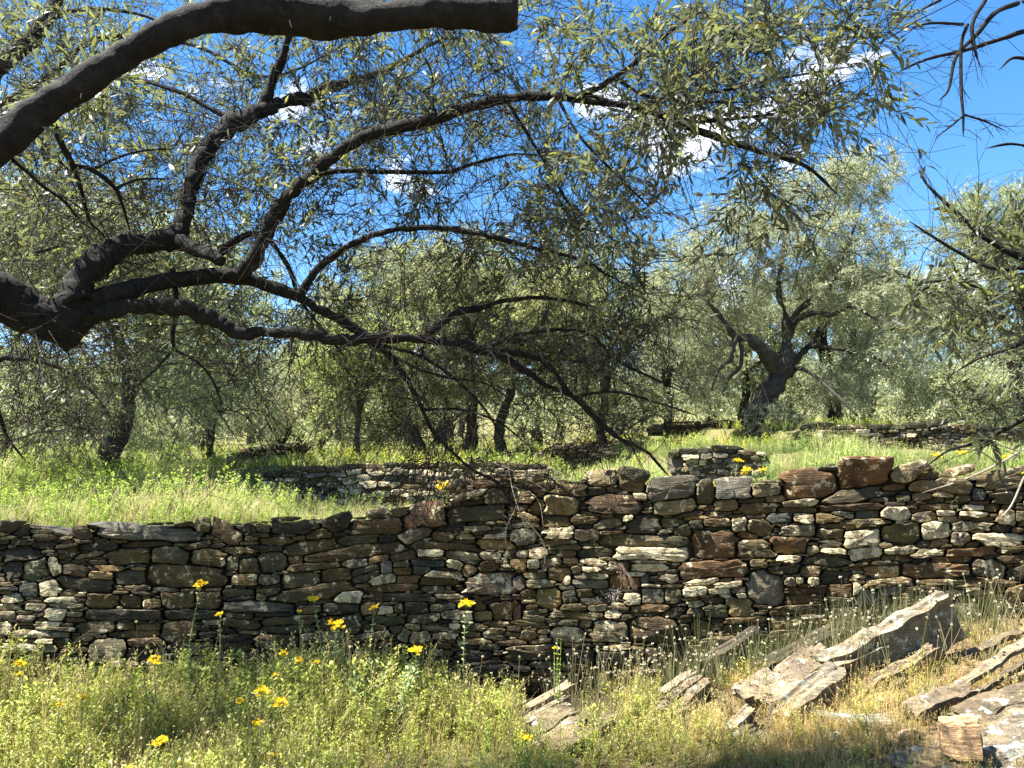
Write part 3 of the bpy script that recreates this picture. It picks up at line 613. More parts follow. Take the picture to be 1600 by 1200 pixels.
def leaves(base, d, length, width, rng, detail=2, tint=None):
    """leaf meshes: returns V, quads, tris, colours. detail 2: six points with a fold; 1: a bent diamond"""
    K = len(base); d = nrm(d)
    ref = nrm(rng.normal(0, 0.6, (K, 3)) + np.array([0, 0, 1.0])); s = nrm(np.cross(d, ref)); nn = np.cross(s, d)
    if tint is None: tint = np.ones((K, 3))
    L_ = length[:, None]; Wd = width[:, None] / 2
    if detail == 2:
        pts = [base, base + d * L_ * .30 - s * Wd * .85 + nn * L_ * .03, base + d * L_ * .30 + s * Wd * .85 + nn * L_ * .03,
               base + d * L_ * .68 - s * Wd * .8 + nn * L_ * .02, base + d * L_ * .68 + s * Wd * .8 + nn * L_ * .02, base + d * L_ - nn * L_ * .06]
        V = np.stack(pts, 1); o = np.arange(K)[:, None] * 6
        Q = o + np.array([[1, 2, 4, 3]]); T = np.concatenate([o + np.array([[0, 2, 1]]), o + np.array([[3, 4, 5]])])
        return V.reshape(-1, 3), Q, T, np.repeat(tint, 6, 0)
    pts = [base, base + d * L_ * .5 - s * Wd, base + d * L_ + nn * L_ * .05, base + d * L_ * .5 + s * Wd]
    V = np.stack(pts, 1); o = np.arange(K)[:, None] * 4
    return V.reshape(-1, 3), o + np.array([[0, 3, 2, 1]]), None, np.repeat(tint, 4, 0)
def attach_shoots(nodes, ndir, targets, rng, npts=8, sag=0.12, maxd=None, wob=0.03):
    """greedy growth: each target is joined by a curved shoot to the nearest wood grown so far"""
    nodes = list(nodes); ndir = list(ndir)
    A = np.zeros((len(nodes) + len(targets) * npts, 3)); D = np.zeros_like(A); n = len(nodes)
    A[:n] = nodes; D[:n] = ndir
    dist = np.full(len(targets), 1e9)
    for i in range(0, len(targets)): dist[i] = ((A[:n] - targets[i]) ** 2).sum(1).min()
    order = np.argsort(dist); out = []
    for i in order:
        T = targets[i]; dd = ((A[:n] - T) ** 2).sum(1); j = int(dd.argmin()); L_ = math.sqrt(dd[j])
        if L_ < 0.05 or (maxd and L_ > maxd): continue
        b = A[j]; m = nrm(T - b); c1 = b + nrm(m * .7 + D[j] * .5 + rng.normal(0, .18, 3)) * L_ * .4
        c2 = T - nrm(m + np.array([0, 0, -.35]) + rng.normal(0, .22, 3)) * L_ * .35
        t = np.linspace(0, 1, npts)[:, None]
        c = (1 - t) ** 3 * b + 3 * (1 - t) ** 2 * t * c1 + 3 * (1 - t) * t ** 2 * c2 + t ** 3 * T
        c[:, 2] += sag * L_ * np.sin(t[:, 0] * np.pi) * rng.uniform(-.2, 1)
        c[1:-1] += rng.normal(0, wob * L_, (npts - 2, 3)) * .5
        out.append(c); g = nrm(np.gradient(c, axis=0))
        A[n:n + npts - 1] = c[1:]; D[n:n + npts - 1] = g[1:]; n += npts - 1
    return np.array(out)
def twiglets(shoots, per, lmin, lmax, rng, npts=5, droop=0.25, t0=0.25, spread=0.9):
    K, Nn, _ = shoots.shape
    k = np.repeat(np.arange(K), per); t = rng.uniform(t0, 1, len(k)) * (Nn - 1)
    i = np.minimum(t.astype(int), Nn - 2); f = (t - i)[:, None]
    b = shoots[k, i] * (1 - f) + shoots[k, i + 1] * f; g = nrm(shoots[k, i + 1] - shoots[k, i])
    d = nrm(g * .8 + rng.normal(0, spread * .6, (len(k), 3)))
    L_ = rng.uniform(lmin, lmax, len(k))[:, None]
    bend = rng.normal(0, .35, (len(k), 3)) + np.array([0, 0, -droop]) * rng.uniform(-.3, 1.6, (len(k), 1))
    s = np.linspace(0, 1, npts)
    return np.stack([b + L_ * (d * x + bend * x * x * .5) for x in s], 1)
def leaf_on(tw, per_pair, rng, lmin, lmax, ratio, t0=0.15, spread=0.75):
    K, Nn, _ = tw.shape
    t = np.tile(np.linspace(t0, 1, per_pair), K) * (Nn - 1) + rng.normal(0, .08, K * per_pair); k = np.repeat(np.arange(K), per_pair)
    t = np.clip(t, 0, Nn - 1.001); i = t.astype(int); f = (t - i)[:, None]
    b = tw[k, i] * (1 - f) + tw[k, i + 1] * f; g = nrm(tw[k, i + 1] - tw[k, i])
    side = nrm(np.cross(g, rng.normal(0, 1, (len(k), 3))))
    B = np.concatenate([b, b]); D = np.concatenate([g + side * spread, g - side * spread]) + rng.normal(0, .2, (2 * len(b), 3))
    L_ = rng.uniform(lmin, lmax, len(B)); return B, nrm(D), L_, L_ * ratio * rng.uniform(.8, 1.2, len(B))

# ---- the near olive: limbs traced as (px, py, distance, radius px)
def traced(rows):
    r = []
    for (x, y, Y, rp) in rows:
        p = P(x, y, Y); r.append((*p, rp / FPX * Y * 0.93))
    return r
NEAR = {
 'top': [(-330, 520, 2.0, 46), (-200, 400, 1.95, 36), (-90, 300, 1.9, 31), (0, 229, 1.85, 30), (60, 176, 1.85, 29), (133, 124, 1.85, 28), (192, 89, 1.9, 28), (266, 50, 1.9, 25), (340, 25, 1.95, 29), (448, 20, 2.0, 36), (560, 26, 2.0, 34), (660, 20, 2.0, 25), (730, 18, 2.0, 28), (806, 21, 2.0, 27)],
 'fork': [(-330, 520, 2.0, 50), (-200, 440, 2.25, 46), (-80, 440, 2.4, 42), (0, 466, 2.5, 38), (50, 494, 2.55, 36), (98, 500, 2.6, 40), (118, 485, 2.6, 38)],
 'A': [(100, 505, 2.6, 34), (118, 470, 2.6, 28), (132, 430, 2.62, 25), (155, 403, 2.65, 23), (190, 384, 2.7, 19), (232, 376, 2.75, 17), (268, 372, 2.8, 19), (287, 350, 2.85, 16), (291, 315, 2.9, 15), (303, 275, 2.95, 16), (325, 232, 3.0, 15), (368, 192, 3.1, 15), (420, 168, 3.2, 13), (480, 150, 3.35, 10), (540, 130, 3.5, 8), (600, 112, 3.7, 6), (665, 75, 3.8, 4), (720, 45, 3.9, 2)],
 'A1': [(272, 376, 2.8, 14), (310, 389, 2.75, 12), (346, 407, 2.7, 9)],
 'A2': [(408, 172, 3.2, 10), (424, 130, 3.2, 8), (440, 95, 3.15, 7.5), (452, 55, 3.1, 7), (470, 0, 3.1, 6), (500, -80, 3.0, 4)],
 'A3': [(372, 192, 3.1, 6), (330, 170, 3.1, 4.5), (270, 140, 3.1, 4), (190, 122, 3.2, 3), (110, 130, 3.3, 2)],
 'B': [(104, 500, 2.6, 30), (135, 478, 2.62, 20), (161, 464, 2.65, 16), (210, 450, 2.7, 15), (280, 436, 2.78, 12), (350, 432, 2.85, 12), (402, 443, 2.9, 11), (455, 460, 2.95, 10), (497, 482, 3.0, 8), (560, 516, 3.05, 7), (600, 548, 3.08, 5.5), (625, 576, 3.1, 4.6), (650, 618, 3.1, 3.8), (674, 670, 3.15, 3), (700, 700, 3.2, 2.3), (740, 735, 3.25, 2), (779, 756, 3.3, 2.5), (807, 800, 3.3, 1.5)],
 'C': [(352, 434, 2.85, 12), (385, 420, 2.83, 13), (405, 385, 2.8, 13), (425, 345, 2.78, 12), (450, 308, 2.75, 12), (485, 274, 2.72, 11), (520, 246, 2.7, 11), (576, 211, 2.68, 10), (660, 190, 2.62, 9.5), (744, 164, 2.58, 9), (814, 150, 2.55, 8.5), (905, 154, 2.5, 8), (1010, 172, 2.48, 7), (1080, 200, 2.45, 6), (1180, 235, 2.4, 4.5), (1257, 259, 2.4, 3.2), (1313, 308, 2.4, 2)],
 'C1': [(486, 272, 2.72, 5), (540, 268, 2.85, 4.5), (620, 268, 3.0, 4.5), (700, 268, 3.1, 4), (740, 255, 3.15, 3.5), (800, 242, 3.2, 2.6), (872, 243, 3.2, 1.6)],
 'C2': [(895, 153, 2.5, 6), (940, 134, 2.45, 6), (961, 120, 2.4, 5), (996, 95, 2.35, 4.5), (1045, 50, 2.3, 3.5), (1110, 10, 2.25, 2.2)],
 'C3': [(793, 160, 2.56, 3), (835, 228, 2.6, 2.6), (872, 290, 2.65, 2.2), (905, 350, 2.7, 1.6)],
 'C4': [(872, 155, 2.52, 3), (905, 212, 2.5, 2.6), (960, 270, 2.5, 2.2), (1028, 336, 2.55, 1.6)],
 'C5': [(990, 168, 2.48, 4), (1060, 150, 2.4, 3.2), (1140, 140, 2.3, 2.6), (1230, 120, 2.25, 2.2), (1330, 105, 2.2, 1.5)],
 'C6': [(1060, 192, 2.45, 4), (1150, 185, 2.35, 3), (1240, 170, 2.3, 2.4), (1320, 120, 2.2, 1.8)],
 'C7': [(960, 121, 2.4, 4), (1010, 150, 2.35, 3.2), (1080, 158, 2.3, 2.6), (1180, 160, 2.25, 2)],
 'D': [(469, 461, 2.96, 7), (492, 425, 2.95, 6.5), (525, 397, 2.94, 6), (560, 377, 2.92, 5.5), (610, 360, 2.9, 5), (670, 356, 2.88, 5), (730, 362, 2.86, 4.6), (800, 378, 2.84, 4.2), (860, 395, 2.82, 3.4), (905, 406, 2.8, 3), (970, 440, 2.8, 2)],
 'D1': [(340, 400, 3.2, 8), (372, 372, 3.25, 6), (400, 366, 3.3, 5), (430, 385, 3.3, 4.5), (452, 420, 3.35, 4), (470, 470, 3.4, 3.5), (505, 515, 3.5, 3), (540, 560, 3.6, 2)],
 'E': [(110, 508, 2.6, 26), (147, 494, 2.62, 16), (180, 484, 2.64, 14), (225, 478, 2.66, 13.5), (262, 479, 2.68, 14), (308, 489, 2.7, 14), (343, 506, 2.72, 13), (378, 522, 2.74, 12), (420, 518, 2.76, 10), (472, 522, 2.78, 9.5), (525, 531, 2.8, 9.5), (590, 530, 2.85, 9), (660, 531, 2.9, 9), (730, 540, 2.95, 8.5), (770, 551, 2.98, 7.5), (807, 572, 3.0, 6.5), (856, 604, 3.05, 5), (898, 621, 3.1, 4), (933, 653, 3.1, 3.4), (968, 684, 3.12, 2.6), (1010, 706, 3.15, 2.6), (1045, 744, 3.2, 1.5)],
 'E1': [(660, 528, 2.9, 6.5), (688, 508, 2.95, 6), (712, 490, 3.0, 6), (760, 478, 3.1, 5), (800, 468, 3.2, 4), (860, 466, 3.3, 3), (930, 480, 3.3, 2)],
 'E2': [(752, 546, 2.97, 5), (790, 530, 3.0, 4.5), (817, 521, 3.0, 4), (887, 515, 3.05, 3.6), (922, 523, 3.05, 3.2), (975, 569, 3.1, 2.8), (1080, 618, 3.2, 1.6)],
 'E3': [(780, 546, 2.98, 5.5), (835, 558, 3.0, 5), (863, 577, 3.0, 4.5), (887, 611, 3.05, 4.2), (922, 646, 3.1, 3.6), (954, 677, 3.1, 3), (990, 700, 3.1, 2)],
 'E4': [(600, 540, 2.9, 3.5), (665, 560, 3.0, 3), (720, 600, 3.1, 2.6), (765, 650, 3.15, 2), (800, 720, 3.2, 1.4)],
 'E5': [(895, 620, 3.1, 3), (960, 612, 3.1, 2.5), (1030, 630, 3.15, 2), (1090, 650, 3.2, 1.4)],
 'H1': [(270, 420, 2.8, 5), (274, 450, 2.8, 4.5), (276, 480, 2.8, 4), (270, 520, 2.8, 4), (272, 550, 2.8, 3)],
 'H2': [(271, 546, 2.8, 2.6), (300, 560, 2.8, 2.3), (330, 590, 2.8, 2), (350, 640, 2.8, 1.5)],
 'H3': [(271, 546, 2.8, 2.6), (240, 580, 2.85, 2.2), (205, 610, 2.9, 1.6)],
 'B1': [(600, 548, 3.08, 3), (650, 575, 3.1, 2.6), (700, 590, 3.15, 2.4), (760, 600, 3.2, 1.8), (820, 640, 3.2, 1.3)],
 'B2': [(660, 640, 3.12, 3), (720, 640, 3.15, 2.2), (780, 660, 3.2, 1.6), (830, 700, 3.2, 1.2)],
 'F1': [(84, 196, 1.95, 6), (96, 225, 2.1, 5.5), (113, 258, 2.2, 5.5), (128, 300, 2.4, 3.6), (140, 345, 2.5, 2.6), (165, 370, 2.6, 1.6)],
 'F2': [(113, 258, 2.2, 4.5), (145, 266, 2.3, 4.5), (178, 292, 2.4, 3.5), (192, 322, 2.5, 2.6), (205, 370, 2.6, 1.6)],
 'F3': [(150, 262, 2.3, 3), (180, 248, 2.4, 2.4), (220, 236, 2.5, 2), (280, 232, 2.6, 1.4)],
 'F4': [(180, 295, 2.4, 3), (215, 280, 2.5, 2.5), (270, 280, 2.6, 1.5)],
 'F5': [(20, 250, 1.9, 3.5), (60, 285, 2.1, 3), (100, 315, 2.3, 2.5), (130, 350, 2.4, 1.6)],
 'G1': [(-40, 130, 4.2, 22), (0, 100, 4.2, 17), (25, 82, 4.2, 15), (52, 56, 4.25, 14), (77, 20, 4.3, 12), (105, -40, 4.4, 10)],
 'G2': [(-330, 480, 3.2, 30), (-180, 300, 3.8, 26), (-40, 130, 4.2, 22)],
 'G3': [(52, 56, 4.25, 6), (95, 22, 4.1, 4.5), (160, 14, 4.0, 3.5), (240, 30, 4.0, 2.5), (320, 80, 4.0, 1.5)],
 'G4': [(-160, 320, 3.8, 9), (-60, 200, 4.4, 7), (60, 130, 4.6, 6), (160, 60, 4.7, 4.5), (300, 70, 4.8, 3.5), (420, 120, 4.8, 2.5), (560, 60, 4.8, 1.6)],
 'G5': [(-100, 560, 3.2, 8), (-30, 565, 3.4, 6), (20, 560, 3.5, 5), (70, 566, 3.5, 4), (120, 590, 3.5, 3), (165, 640, 3.5, 2), (180, 690, 3.5, 1.2)],
 'G6': [(-100, 540, 3.2, 7), (-20, 600, 3.4, 4), (10, 680, 3.5, 3), (40, 720, 3.5, 1.5)],
 'G7': [(-60, 450, 3.0, 6), (-10, 420, 3.6, 4), (40, 400, 4.0, 3), (110, 380, 4.2, 2)],
}
near_base = np.array([-2.45, 2.0, float(gz(-2.45, 2.0))])
olive = thing('olive_tree', 'dark near olive whose thick sawn-off limb and arching branches spread over the wall', 'tree', near_base)
TR = {k: spline(traced(v), 12 if v[0][3] > 20 else 8 if v[0][3] > 6 else 6) for k, v in NEAR.items()}
_w = np.random.default_rng(2)
for k, p_ in TR.items():
    if k != 'top': p_[3:-1, :3] += np.convolve(_w.normal(0, 1, len(p_)), [.25, .5, .25], 'same')[3:-1, None] * (p_[3:-1, 3:] * .28) * nrm(_w.normal(0, 1, 3))
tr_start = P(-330, 520, 2.0)
trunk_pts = [(near_base[0] - .05, near_base[1] + .02, near_base[2] - .15, .30), (near_base[0], near_base[1], near_base[2] + .12, .23), (near_base[0] + .06, near_base[1] + .03, near_base[2] + .55, .19), (*(tr_start + [-.12, 0.02, -.25]), .19), (*(tr_start + [0.02, 0.02, 0.03]), .17)]
def under(root, bag, name, mat, **k):
    o = bag.build(name, mat, root, origin=np.array(root.location), **k); o.location = (0, 0, 0); return o
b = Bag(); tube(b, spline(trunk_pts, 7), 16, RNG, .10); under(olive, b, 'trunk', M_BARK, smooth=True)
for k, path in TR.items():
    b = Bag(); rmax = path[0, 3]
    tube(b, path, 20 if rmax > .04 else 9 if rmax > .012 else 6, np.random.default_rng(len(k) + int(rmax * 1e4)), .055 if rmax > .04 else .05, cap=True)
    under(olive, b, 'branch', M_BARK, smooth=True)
# the dark knob under the fork
b = Bag(); tube(b, spline(traced([(92, 478, 2.6, 30), (98, 510, 2.6, 31), (103, 532, 2.6, 20), (104, 550, 2.6, 5)]), 5), 12, RNG, .07); under(olive, b, 'branch_stub', M_BARK, smooth=True)
# ragged sawn end
b = Bag(); e = TR['top']; axis = nrm(e[-1, :3] - e[-3, :3]); tube(b, np.array([[*(e[-1, :3] - axis * .004), e[-1, 3] * 1.03], [*(e[-1, :3] + axis * .006), e[-1, 3] * 1.0]]), 12, RNG, .03); under(olive, b, 'sawn_end', M_CUT)

# where the crown hangs, and how thickly (rows of 100 photo pixels)
DENS = np.array([
 [7, 6, 5, 5, 5, 6, 6, 5, 2, 4, 5, 5.5, 4.4, 1.6, 0, 0],
 [6, 6, 5, 4, 5, 7, 7, 4, 3, 4, 5, 5.5, 4.8, 1.2, 0, 0],
 [6, 4, 5, 5, 3.5, 3.5, 3.4, 3, 3.4, 3.4, 3.6, 3.2, 1.2, 0, 0, 0],
 [6, 5, 4, 4, 4, 1, 1.2, 3, 5, 3.6, 1.2, .4, .2, 0, 0, 0],
 [6, 6, 4, 2.2, 1.0, 1.4, 1.6, 2.2, 3.4, 3.2, 1.4, 0, 0, 0, 0, 0],
 [4, 4, 2.2, 1.8, 1.2, .8, 1.2, 1.2, 2, 2.4, 1.2, .1, 0, 0, 0, 0],
 [1.6, 1.2, .4, .3, .3, .3, .6, .6, .6, .8, .2, 0, 0, 0, 0, 0],
 [0, 0, 0, 0, 0, 0, .1, .2, .15, .1, 0, 0, 0, 0, 0, 0]], float)
def sample_map(D, n, rng, x0=0, y0=0, cell=100):
    p = (D / D.sum()).ravel(); c = rng.choice(len(p), n, p=p); r, q = np.divmod(c, D.shape[1])
    return x0 + (q + rng.uniform(0, 1, n)) * cell, y0 + (r + rng.uniform(0, 1, n)) * cell
def crown(root, traces, targets, rng, per, tl, pair, ll, bare=0.12, far_limit=1.1, npart=300):
    nodes = np.concatenate([t[len(t) // 5:, :3] for t in traces]); nd = np.concatenate([nrm(np.gradient(t[:, :3], axis=0))[len(t) // 5:] for t in traces])
    sh = attach_shoots(nodes, nd, targets, rng, 9, .1, far_limit)
    L_ = np.linalg.norm(np.diff(sh, axis=1), axis=2).sum(1)
    tw = twiglets(sh, per, tl[0], tl[1], rng, 6, .12, .12, 1.1)
    B = Bag(); s = np.linspace(1, .3, 9)[None]
    twig_tubes(B, sh, (0.0013 + 0.0024 * np.clip(L_, .1, 1.0))[:, None] * s, 4)
    twig_tubes(B, tw, 0.0011 * np.linspace(1, .55, 6)[None] * np.ones((len(tw), 1)), 3)
    bt = twiglets(sh, 3, .18, .55, rng, 8, .45, .1, 1.0); bt = bt + np.cumsum(rng.normal(0, .006, bt.shape), 1)
    twig_tubes(B, bt, 0.0016 * np.linspace(1, .45, 8)[None] * rng.uniform(.7, 1.3, (len(bt), 1)), 3)
    bt2 = twiglets(bt, 3, .06, .2, rng, 4, .2, .2, 1.2); twig_tubes(B, bt2, 0.0009 * np.linspace(1, .6, 4)[None] * np.ones((len(bt2), 1)), 3)
    under(root, B, 'twigs', M_TWIG, smooth=True, kind='stuff')
    leafy = tw[rng.random(len(tw)) > bare]
    Bs, D, Ls, Ws = leaf_on(leafy, pair, rng, ll[0], ll[1], .26, .12)
    keep = rng.random(len(Bs)) > .12
    Bs, D, Ls, Ws = Bs[keep], D[keep], Ls[keep], Ws[keep]
    tint = np.ones((len(Bs), 3)) * rng.uniform(.7, 1.25, (len(Bs), 1)); young = rng.random(len(Bs)) < .16
    tint[young] *= np.array([1.35, 1.35, .75]); old = rng.random(len(Bs)) < .005; tint[old] = [1.8, 1.4, .6]
    # the leaves that show largest are leaves of their own
    px, py, d = project(Bs); vis = (px > 10) & (px < 1590) & (py > 5) & (py < 1190) & (d > .5)
    score = np.where(vis, Ls / d, 0); big = np.argsort(-score)[:npart]; m = np.ones(len(Bs), bool); m[big] = False
    V, Q, T, C = leaves(Bs[m], D[m], Ls[m], Ws[m], rng, 2, tint[m]); B = Bag(); B.add(V, Q, T, C); under(root, B, 'foliage', M_LEAF, kind='stuff')
    for i in big:
        V, Q, T, C = leaves(Bs[i:i + 1], D[i:i + 1], Ls[i:i + 1], Ws[i:i + 1], rng, 2, tint[i:i + 1])
        o = mesh_obj('leaf', V, Q, T, M_LEAF, root, C, origin=Bs[i]); o.location = Vector(Bs[i]) - root.location
    return len(Bs)
rng = np.random.default_rng(21)
tx, ty = sample_map(DENS, 900, rng)
allp = np.concatenate([t for t in TR.values()]); ax_, ay_, ad_ = project(allp[:, :3])
tg = []
for x, y in zip(tx, ty):
    k = np.argmin((ax_ - x) ** 2 + (ay_ - y) ** 2 + rng.uniform(0, 1500, len(ax_)))
    Yc = float(allp[k, 1]) if x < 900 else float(allp[k, 1]) * .98
    spread = abs(rng.normal(0.55, .5)) if x < 850 else rng.normal(0.12, .28)
    tg.append(P(x, y, float(rng.uniform(4.3, 5.2) if x < 420 and rng.random() < .55 else np.clip(Yc + spread * .8, 2.0, 3.3))))
# the crown goes on above and to the left of the picture
ox = rng.uniform(-5.0, -2.6, 220); oy = rng.uniform(3.6, 5.3, 220); oz = EYE + 1.0 + rng.uniform(.1, 1.8, 220)
tg += [np.array(p) for p in zip(ox, oy, oz)]
n_near = crown(olive, [v for k, v in TR.items() if k != 'top'] + [TR['top'][60:]], np.array(tg), rng, 6, (.07, .24), 6, (.030, .052), bare=.25)

# bare drooping twigs under the limbs
rng = np.random.default_rng(23)
DB = np.zeros((8, 12)); DB[4] = [1, 1, .5, .5, 1, 1.5, 2, 2, 2, 1.5, .5, 0]; DB[5] = [3, 2, 1, 1.5, 1.5, 3, 3.5, 3.5, 3.5, 3, 1, 0]; DB[6] = [3, 2, .6, .5, .6, 2, 3.5, 3.5, 3, 2.4, .6, 0]; DB[7, 5:10] = [.2, .8, 1.3, .8, .4]; DB[3, :9] = [1.5, 1.5, 1, 1, 1, 1, 1.4, 1.2, 1]; DB[2, :8] = 1.1; DB[1, 3:9] = 1.2; DB[0, 4:8] = .6
tx, ty = sample_map(DB, 430, rng); tg = []
for x, y in zip(tx, ty):
    k = np.argmin((ax_ - x) ** 2 + (ay_ - y) ** 2 + rng.uniform(0, 1500, len(ax_))); tg.append(P(x, min(y, 745), float(np.clip(allp[k, 1] + rng.normal(.05, .2), 2.2, 3.7))))
nodes = np.concatenate([t[len(t) // 4:, :3] for k, t in TR.items() if k != 'top']); nd = np.concatenate([nrm(np.gradient(t[:, :3], axis=0))[len(t) // 4:] for k, t in TR.items() if k != 'top'])
sh = attach_shoots(nodes, nd, np.array(tg), rng, 10, .16, 1.5, .02); B = Bag(); L_ = np.linalg.norm(np.diff(sh, axis=1), axis=2).sum(1)
twig_tubes(B, sh, (0.0018 + 0.0036 * np.clip(L_, .1, 1.0))[:, None] * np.linspace(1, .35, 10)[None], 5)
t1 = twiglets(sh, 5, .12, .45, rng, 7, .5, .1, 1.0); t1 = t1 + np.cumsum(rng.normal(0, .004, t1.shape), 1); twig_tubes(B, t1, 0.0017 * np.linspace(1, .45, 7)[None] * rng.uniform(.7, 1.4, (len(t1), 1)), 3)
t2 = twiglets(t1, 2, .05, .22, rng, 5, .3, .2, 1.2); twig_tubes(B, t2, 0.001 * np.linspace(1, .6, 5)[None] * np.ones((len(t2), 1)), 3)
under(olive, B, 'bare_twigs', M_TWIG, smooth=True, kind='stuff')

# ---- the olive that reaches in from the right
REACH = {
 'r1': [(2350, 700, 3.4, 40), (2150, 420, 3.3, 34), (1950, 250, 3.2, 26), (1800, 130, 3.1, 18), (1680, 30, 3.0, 10), (1600, 0, 2.9, 6)],
 'r2': [(1700, 40, 3.0, 6), (1620, 45, 2.9, 4.5), (1560, 62, 2.9, 4), (1510, 78, 2.9, 3.6), (1450, 92, 2.9, 3), (1405, 112, 2.9, 2.2)],
 'r3': [(1590, 5, 2.9, 5), (1555, 20, 2.85, 4.5), (1525, 55, 2.85, 4), (1500, 80, 2.85, 3), (1490, 100, 2.85, 3), (1482, 140, 2.85, 2.2), (1466, 158, 2.85, 1.2)],
 'r4': [(1540, 0, 2.85, 3.6), (1520, 35, 2.8, 3.6), (1522, 70, 2.8, 3), (1530, 102, 2.8, 1.6)],
 'r5': [(1512, 38, 2.8, 3), (1502, 70, 2.8, 3), (1502, 140, 2.8, 3), (1505, 180, 2.8, 2.2), (1505, 214, 2.8, 1.5)],
 'r6': [(1506, 180, 2.8, 2), (1485, 198, 2.8, 1.6), (1462, 214, 2.8, 1)], 
 'r7': [(1506, 179, 2.8, 2), (1540, 190, 2.8, 1.6), (1574, 206, 2.8, 1)],
 'r8': [(1505, 38, 2.8, 2.6), (1460, 36, 2.75, 2.4), (1430, 42, 2.7, 1.8), (1420, 52, 2.7, 1)],
 'r9': [(1470, 0, 2.8, 2.6), (1440, 15, 2.8, 2), (1421, 30, 2.8, 1)],
 's1': [(2150, 420, 3.3, 18), (1900, 440, 3.0, 10), (1750, 425, 2.9, 7), (1640, 412, 2.8, 6), (1590, 400, 2.8, 5), (1540, 372, 2.8, 4), (1490, 328, 2.8, 3.4), (1450, 290, 2.8, 2.6), (1434, 262, 2.8, 1.5)],
 's2': [(1640, 412, 2.8, 5), (1560, 420, 2.85, 4), (1500, 395, 2.9, 3), (1450, 365, 2.9, 2.2), (1420, 345, 2.9, 1.2)],
 's3': [(1900, 300, 3.1, 9), (1750, 250, 3.0, 6), (1640, 235, 3.0, 4), (1580, 225, 3.0, 3), (1540, 232, 3.0, 1.5)],
 's4': [(1750, 250, 3.0, 5), (1650, 120, 3.1, 4), (1590, 90, 3.1, 3), (1560, 110, 3.1, 1.5)],
 's5': [(1900, 440, 3.0, 9), (1750, 520, 3.0, 6), (1640, 500, 3.0, 5), (1580, 470, 3.0, 4), (1500, 440, 3.0, 3), (1440, 440, 3.0, 2), (1400, 425, 3.0, 1.2)],
 's6': [(1750, 520, 3.0, 6), (1650, 620, 3.1, 5), (1590, 660, 3.2, 4), (1530, 690, 3.3, 3), (1480, 705, 3.3, 2), (1440, 735, 3.3, 1.2)],
 's7': [(1640, 500, 3.0, 4), (1590, 540, 3.1, 3), (1530, 560, 3.2, 2), (1480, 590, 3.2, 1.2)],
}
rb = np.array([3.72, 3.45, float(gz(3.72, 3.45))])
olive2 = thing('olive_tree', 'olive reaching in from the right edge with bare dangling twigs and pale leafy sprays', 'tree', rb)
TR2 = {k: spline(traced(v), 6) for k, v in REACH.items()}
p0 = P(2350, 700, 3.4)
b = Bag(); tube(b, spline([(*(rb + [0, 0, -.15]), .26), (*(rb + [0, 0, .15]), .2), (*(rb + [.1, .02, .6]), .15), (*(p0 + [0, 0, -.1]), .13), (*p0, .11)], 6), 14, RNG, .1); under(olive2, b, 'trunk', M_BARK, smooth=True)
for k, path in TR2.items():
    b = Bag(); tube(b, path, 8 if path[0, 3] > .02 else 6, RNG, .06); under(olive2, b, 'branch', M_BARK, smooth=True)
rng = np.random.default_rng(6); B = Bag()
for k in ('r2', 'r3', 'r4', 'r5', 'r6', 'r7', 'r8', 'r9', 's1', 's2', 's5'):
    pp = TR2[k]; ii_ = np.linspace(0, len(pp) - 1, 9).astype(int); one = pp[ii_, :3][None]
    tw = twiglets(one, 7, .04, .16, rng, 5, .15, .1, 1.2); tw = tw + np.cumsum(rng.normal(0, .0025, tw.shape), 1); twig_tubes(B, tw, 0.0016 * np.linspace(1, .4, 5)[None] * np.ones((len(tw), 1)), 4)
    t2 = twiglets(tw, 1, .02, .07, rng, 4, .1, .3, 1.2); twig_tubes(B, t2, 0.001 * np.linspace(1, .6, 4)[None] * np.ones((len(t2), 1)), 3)
under(olive2, B, 'bare_twigs', M_TWIG, smooth=True, kind='stuff')
D2 = np.array([[0, 0, 0, .3, 1.5], [0, 0, 0, 1.6, 4], [0, 0, .3, 4, 5], [.3, 3, 3.5, 6, 7], [2, 3.5, 4, 6, 7], [0, 1, 3, 5, 6], [0, 1, 2, 4, 4]], float)
rng = np.random.default_rng(5)
tx, ty = sample_map(D2, 190, rng, 1400, 20, 100)
keepb = tx < 1800
tg = [P(x, y, float(rng.uniform(2.6, 3.5))) for x, y in zip(tx, ty)]
rt = TR2
crown(olive2, [rt[k] for k in ('s1', 's2', 's3', 's4', 's5', 's6', 's7', 'r1')], np.array(tg), rng, 5, (.08, .2), 8, (.04, .062), npart=120)

